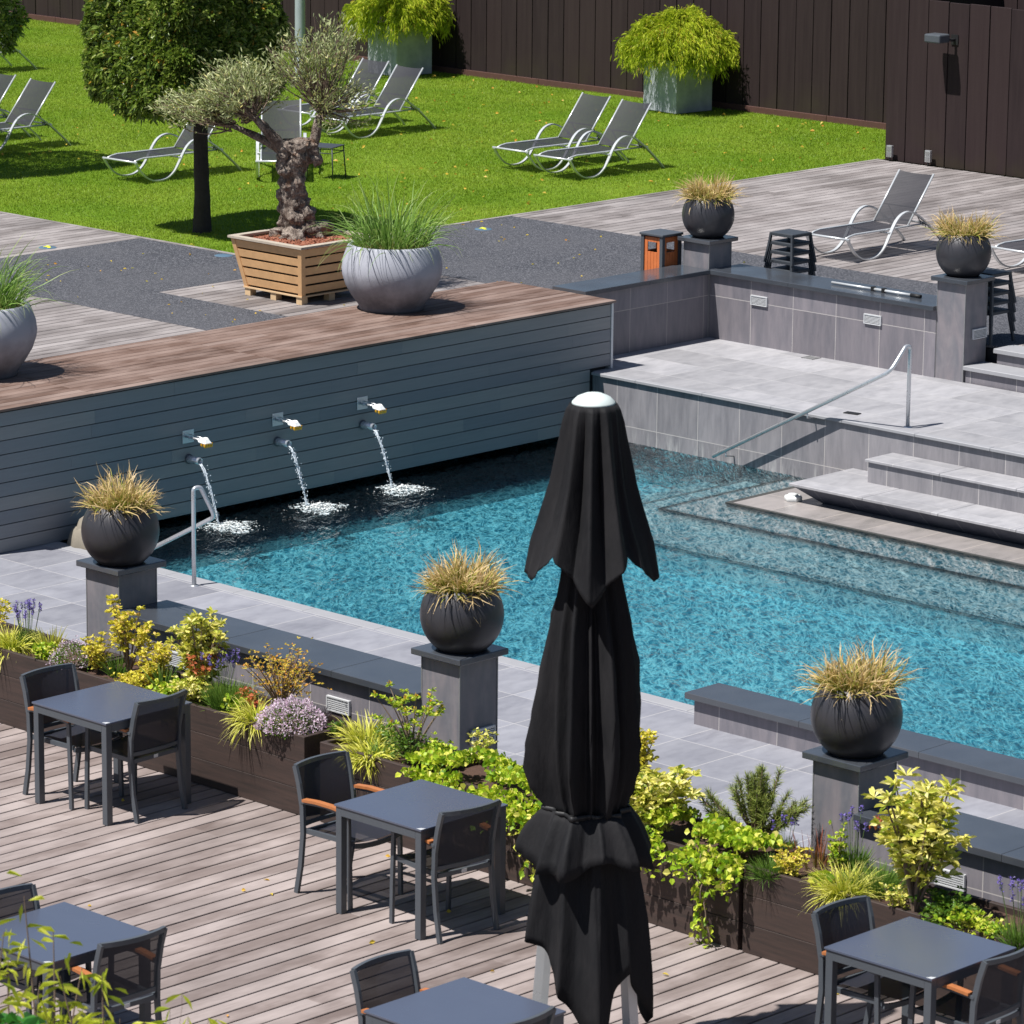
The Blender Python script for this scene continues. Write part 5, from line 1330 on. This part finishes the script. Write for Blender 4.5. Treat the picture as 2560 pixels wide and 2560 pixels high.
shrub('low_green_mound', 'low bright green mound beside the left table corner', 'plant', at(428, 1752), .13, .20, L_ivy, 900, .035, .8, 20, seed=17)
tuft('rosemary_bush', 'fine dark green upright bush beside the spring shrub', 'plant', at(572, 1770), 900, .13, .30, B_fine, .005, .42, .2, 18)
shrub('low_green_mound', 'bright green leaves at the foot of the fine upright bush', 'plant', at(588, 1786), .14, .12, L_ivy, 400, .035, .8, 12, seed=19)
shrub('spring_shrub', 'twiggy shrub with tiny orange-yellow leaves between the wall lights', 'shrub', at(705, 1782), .52, .40, L_orange, 1900, .022, .55, 40, 12, seed=20, low=.45)
shrub('coral_plant', 'small coral-leaved plant behind the golden arching grass', 'plant', at(628, 1782), .15, .12, L_red, 160, .05, .5, 8, seed=21)
tuft('golden_grass', 'golden grass arching over the front of the flower trough', 'grass plant', at(640, 1806), 360, .10, .36, B_yell, .009, .85, 1.6, 22)
cushion('pink_thyme', 'round cushion of pink thyme flowers at the end of the flower trough', 'flower', at(728, 1826)+np.array([0, 0, .0]), .215, .20, L_green, L_pink, 1900, 23, .017)
tuft('black_grass', 'small tuft of near-black grass right of the pink thyme', 'grass plant', at(796, 1806), 120, .06, .20, B_blk, .005, .5, .5, 24) if False else None
B_blk = blade_mat('black_grass_blades', [(0, (.02, .02, .02)), (1, (.07, .05, .06))], .05, (.04, .03, .035))
tuft('black_grass', 'small tuft of near-black grass right of the pink thyme', 'grass plant', at(796, 1806), 140, .06, .20, B_blk, .005, .5, .5, 24)
shrub('small_herb', 'small green herb at the left end of the short trough', 'plant', at(838, 1840), .11, .07, L_green, 260, .035, .3, 8, seed=25)
tuft('daylily', 'yellow-green daylily leaves in the short trough, taller clump', 'plant', at(915, 1858), 260, .14, .34, B_yell, .013, .6, 1.0, 26)
tuft('daylily', 'low yellow daylily clump at the front of the short trough', 'plant', at(925, 1892), 420, .16, .24, B_yell, .012, .85, 1.3, 27)
tuft('green_tuft', 'single green tuft between the yellow daylilies', 'grass plant', at(955, 1892), 90, .05, .24, B_green, .008, .6, .7, 28)
shrub('azalea', 'tall sparse azalea with green rosettes in front of the middle pillar', 'shrub', at(1030, 1900), .58, .34, L_ivy, 900, .036, .4, 16, 3, seed=29, tipmat=L_orange, low=.88)
shrub('low_green_mound', 'bright green mound at the right end of the short trough', 'plant', at(1092, 1908), .16, .18, L_ivy, 900, .036, .7, 20, seed=61)
shrub('low_green_mound', 'mixed low greenery behind the yellow daylilies', 'plant', at(985, 1868), .14, .18, L_green, 700, .032, .6, 18, seed=62)
shrub('azalea_undergrowth', 'thin twiggy green undergrowth below the sparse azalea', 'plant', at(1030, 1908), .22, .22, L_green, 700, .03, .4, 30, seed=30)

def ivy_mass(label, y0, y1, h, n, seed, over=.16, back=.35):
    reseed(seed+1100); t = plant('golden_ivy', label, 'ivy', (PX0, (y0+y1)/2, PH-.04)); L = (y1-y0)/2
    yy = rng.uniform(-L, L, n); xx = rng.uniform(-over, back, n); hump = h*(.55+.45*np.array([mnoise.noise(Vector((a*2.1, seed, 0)))+.4 for a in yy]))
    prof = np.where(xx > 0, hump*np.sqrt(np.clip(1-(xx/back-.25)**2*.8, .05, 1)), hump*.5*(1+xx/over)-rng.uniform(0, .20, n)*(-xx/over))
    z = prof*rng.uniform(.7, 1.05, n); c = np.stack([xx, yy, z], 1)
    c = c[np.array([mnoise.noise(Vector((a*3.1, b*3.1, seed*2.0)))+.25*mnoise.noise(Vector((a*9, b*9, seed))) > -.22 for a, b in c[:, :2]])]; n = len(c)
    leaves('leaves', c, np.stack([rng.normal(-.5, .6, n), rng.normal(0, .7, n), rng.normal(.35, .5, n)], 1), .048, .042, L_ivy, t, fold=.08, droop=.2); return t
def vines(t, y, zlen, n, seed, x=-.05, wob=.08):
    """hanging shoots"""
    reseed(seed+1300); st = MB(); C_ = []; D_ = []
    for i in range(n):
        y0 = y+rng.normal(0, .17); L = zlen*rng.uniform(.72, 1); P = []; yy = y0; xx = x
        for k in range(13):
            v = k/12; P.append((xx, yy, .06-L*v)); yy += rng.normal(0, .018)-(yy-y)*.13; xx = -.03-.05*math.sin(v*3)+rng.normal(0, .006)-.01*i
            if k > 0:
                for _ in range(2): C_.append(np.array(P[-1])+rng.normal(0, .012, 3)); D_.append((rng.normal(-.5, .6), rng.normal(0, .8), rng.normal(-.2, .5)))
        st.tube(P, .0045, 5, caps=False)
    st.build('vine_stems', M_twig, t); leaves('hanging_leaves', np.array(C_), np.array(D_), .042, .038, L_ivy, t, fold=.08, droop=.2)
t = ivy_mass('mass of golden ivy spilling over the trough left of the parasol', 17.85, 19.42, .22, 3600, 1)
vines(t, -.50, .62, 3, 2)
t = ivy_mass('golden ivy right of the parasol with long shoots hanging down to the deck', 16.36, 17.25, .26, 2400, 3)
vines(t, -.14, .64, 6, 4)
shrub('cream_sprays', 'cream flower sprays rising from the ivy left of the parasol', 'plant', at(1215, 1905), .26, .14, L_varieg, 420, .03, .5, 12, seed=31)
shrub('golden_pieris', 'golden variegated shrub right against the parasol', 'shrub', at(1672, 2070)+np.array([-.15, 0, .02]), .44, .34, L_varieg, 3000, .065, .40, 30, 9, seed=32, low=.3)
shrub('golden_pieris', 'yellow shrub mostly hidden behind the parasol', 'shrub', at(1590, 2010), .62, .19, L_yellow, 1700, .05, .5, 20, 8, seed=33, low=.3)
# dwarf pine
reseed(4242); pb_ = at(1850, 2100)+np.array([.15, 0, 0]); t = plant('dwarf_pine', 'dwarf pine with upright needle candles right of the parasol', 'shrub', pb_)
st = MB(); C_ = []; D_ = []
for i in range(38):
    a = rng.uniform(0, 2*PI); r_ = rng.uniform(.06, .42); e = np.array([r_*math.cos(a)*.8, r_*math.sin(a), rng.uniform(.22, .44)*(1.15-r_)]); s0 = e*np.array([.55, .55, .35]); st.tube([(0, 0, 0), tuple(s0), tuple(e)], [.012, .009, .004], 5, caps=False)
    for k in range(210):
        v = rng.uniform(.0, 1); q = s0+(e-s0)*v; C_.append(q); D_.append(unit(e-s0)*.9+rng.normal(0, .62, 3))
st.build('stems', M_twig, t)
blades('needles', np.array(C_), np.array(D_), .055, .0035, B_needle, t, seg=2, droop=.05)
lavender(at(1960, 2130), 'thin purple flower stems beside the dwarf pine', .26, .10, 34, 5)
tuft('fennel', 'feathery green tuft where the ivy ends', 'plant', at(1925, 2186), 500, .10, .20, B_fine, .004, .6, .3, 35)
shrub('golden_spurge', 'small golden spurge beside the feathery tuft', 'plant', at(1975, 2196), .20, .16, L_yellow, 900, .028, .5, 18, seed=36)
tuft('blood_grass', 'thin red-tipped grass at the foot of the right pillar', 'grass plant', at(2040, 2165), 60, .14, .34, B_red, .006, .25, .2, 37)
shrub('nettle_stem', 'upright yellow-green stems left of the purple salvia', 'plant', at(2092, 2180), .36, .10, L_ivy, 420, .034, .5, 6, 8, seed=38, low=.2)
lavender(at(2140, 2170), 'tall purple salvia spikes in front of the right pillar', .40, .16, 39, 8)
shrub('round_leaf_herb', 'low herb with round bright green leaves at the trough edge', 'plant', at(2052, 2224), .09, .09, L_ivy, 70, .07, .8, 6, 2, seed=40)
tuft('striped_sedge', 'striped cream sedge mound left of the tall yellow shrub', 'grass plant', at(2112, 2236), 620, .12, .34, B_yell, .006, .65, 1.3, 41)
tuft('rosemary_bush', 'fine green bush between the striped sedge and the tall yellow shrub', 'plant', at(2190, 2232), 700, .13, .28, B_fine, .005, .5, .3, 42)
shrub('white_edged_herb', 'small white-edged herb at the foot of the tall yellow shrub', 'plant', at(2215, 2290), .20, .16, L_varieg, 700, .026, .6, 18, seed=43)
pt_ = at(2285, 2290); t = shrub('yellow_pieris_tree', 'tall yellow-leaved shrub with bare crooked stem before the right wall', 'shrub', pt_, .90, .35, L_varieg, 2700, .088, .30, 24, 9, seed=44, low=.42, lean=(.06, .02))
reseed(777); C_ = rng.normal(0, .02, (24, 3))+np.array([.05, .34, .50]); leaves('coral_tip', C_, np.stack([rng.normal(0, .5, 24), rng.normal(0, .5, 24), np.ones(24)], 1), .055, .022, L_red, t)
shrub('low_green_mound', 'dark low greenery along the trough behind the lower right table', 'plant', at(2330, 2320), .17, .26, L_green, 1500, .040, .6, 30, seed=45)
shrub('low_green_mound', 'low bright mound in the trough above the lower right table', 'plant', at(2400, 2330), .13, .20, L_ivy, 900, .034, .7, 22, seed=46)
tuft('striped_sedge', 'small striped sedge at the right end of the trough', 'grass plant', at(2435, 2326), 240, .08, .20, B_yell, .006, .7, 1.0, 47)
shrub('low_green_mound', 'last low green mound before the right picture edge', 'plant', at(2470, 2345), .10, .16, L_ivy, 500, .032, .7, 16, seed=48)
lavender(at(2548, 2370), 'lavender with violet heads at the right picture edge', .46, .16, 49, 20)

# ------------------------------------------------------------------ bamboo close to the camera
reseed(9090); D0 = 17.6
def near_pt(px, py, d=D0): r = ray(px, py); h = math.hypot(r[0], r[1]); return EYE+r*(d/h)
bb = near_pt(110, 2700); t = thing('bamboo', 'yellow-green bamboo shoots rising into the lower left corner', 'bamboo', (bb[0], bb[1], 0))
st = MB(); C_ = []; D_ = []; org = np.array([bb[0], bb[1], 0])
shoots = [((60, 2240), (95, 2620)), ((133, 2330), (135, 2620)), ((20, 2400), (30, 2620)), ((205, 2420), (175, 2640)), ((255, 2440), (260, 2640)), ((100, 2455), (90, 2640)), ((150, 2440), (190, 2650)), ((10, 2330), (-10, 2640)), ((300, 2545), (290, 2660))]
for k, (a, b) in enumerate(shoots):
    d = D0+rng.uniform(-.35, .35); A = near_pt(*a, d); B = near_pt(*b, d); Gd = np.array([B[0], B[1], .0]); P = [Gd, (Gd+B)/2, B, (A+B)/2+rng.normal(0, .01, 3), A]
    st.tube([tuple(q-org) for q in P], [.006, .006, .005, .004, .002], 6, caps=False)
    n = 9 if k < 2 else 9
    for i in range(n):
        v = rng.uniform(.0, 1); q = B+(A-B)*v
        for _ in range(2): C_.append(q-org+rng.normal(0, .006, 3)); D_.append(HR*rng.normal(0, 1)+FW*rng.normal(0, .5)+np.array([0, 0, rng.normal(-.1, .5)]))
for (px, py) in ((60, 2270), (70, 2320), (130, 2350), (180, 2420), (230, 2480), (250, 2520), (40, 2510), (110, 2530), (20, 2470), (200, 2540)):
    q = near_pt(px, py)
    for _ in range(4): C_.append(q-org+rng.normal(0, .04, 3)); D_.append(HR*rng.normal(0, 1)+np.array([0, 0, rng.normal(-.2, .6)]))
for (px, py) in ((420, 2550), (455, 2485), (470, 2540), (520, 2545), (540, 2548), (425, 2520), (480, 2562), (360, 2556)):
    q = near_pt(px, py+30); e = near_pt(px, py); st.tube([tuple(near_pt(430, 2720)-org), tuple(q-org), tuple(e-org)], .0012, 4, caps=False)
    for _ in range(2): C_.append(e-org); D_.append(HR*rng.normal(0, 1)+np.array([0, 0, rng.normal(-.3, .3)]))
st.build('stems', M_twig, t); leaves('leaves', np.array(C_), np.array(D_), .085, .017, L_bamboo, t, fold=.1, droop=.25)
q = near_pt(12, 2552, 16.9); t = thing('broad_leaf_shrub', 'glossy dark green leaves in the very lower left corner', 'shrub', (q[0], q[1], 0))
MB().tube([(0, 0, 0), (0, 0, q[2]-.05)], .015, 6).build('stem', M_twig, t)
C_ = rng.normal(0, .05, (34, 3))*np.array([1, 1, .35])+np.array([0, 0, q[2]-.03]); leaves('leaves', C_, np.stack([rng.normal(size=34), rng.normal(size=34), rng.uniform(-.3, .4, 34)], 1), .12, .06, leaf_mat('glossy_green', [(0, (.02, .10, .015)), (1, (.06, .24, .03))], .2, .25), t)

# ------------------------------------------------------------------ draped bundle at the pool corner
t = thing('draped_bundle', 'taupe cloth-draped bundle at the pool corner, half hidden behind the leftmost globe pot', 'bundle', (25.50, 29.93, -.82))
M_taupe = plain('taupe_cloth', (.24, .21, .165), .9, var=.15, nscale=25)
def drape(r, z, a): return r*(1+.07*math.sin(a*5+z*6)+.05*math.sin(a*9+1)+.03*math.sin(a*2+.5))
MB().lathe([(.235, 0), (.24, .10), (.235, .20), (.215, .29), (.175, .37), (.11, .42), (.04, .44), (.001, .445)], 64, fn=drape).build('cloth', M_taupe, t)
MB().lathe([(.20, .0), (.275, .10), (.285, .13), (.262, .22), (.235, .28), (.20, .31)], 64, fn=lambda r, z, a: r*(1+.05*math.sin(a*3+1)+.03*math.sin(a*11))).build('cloth_fold', M_taupe, t)
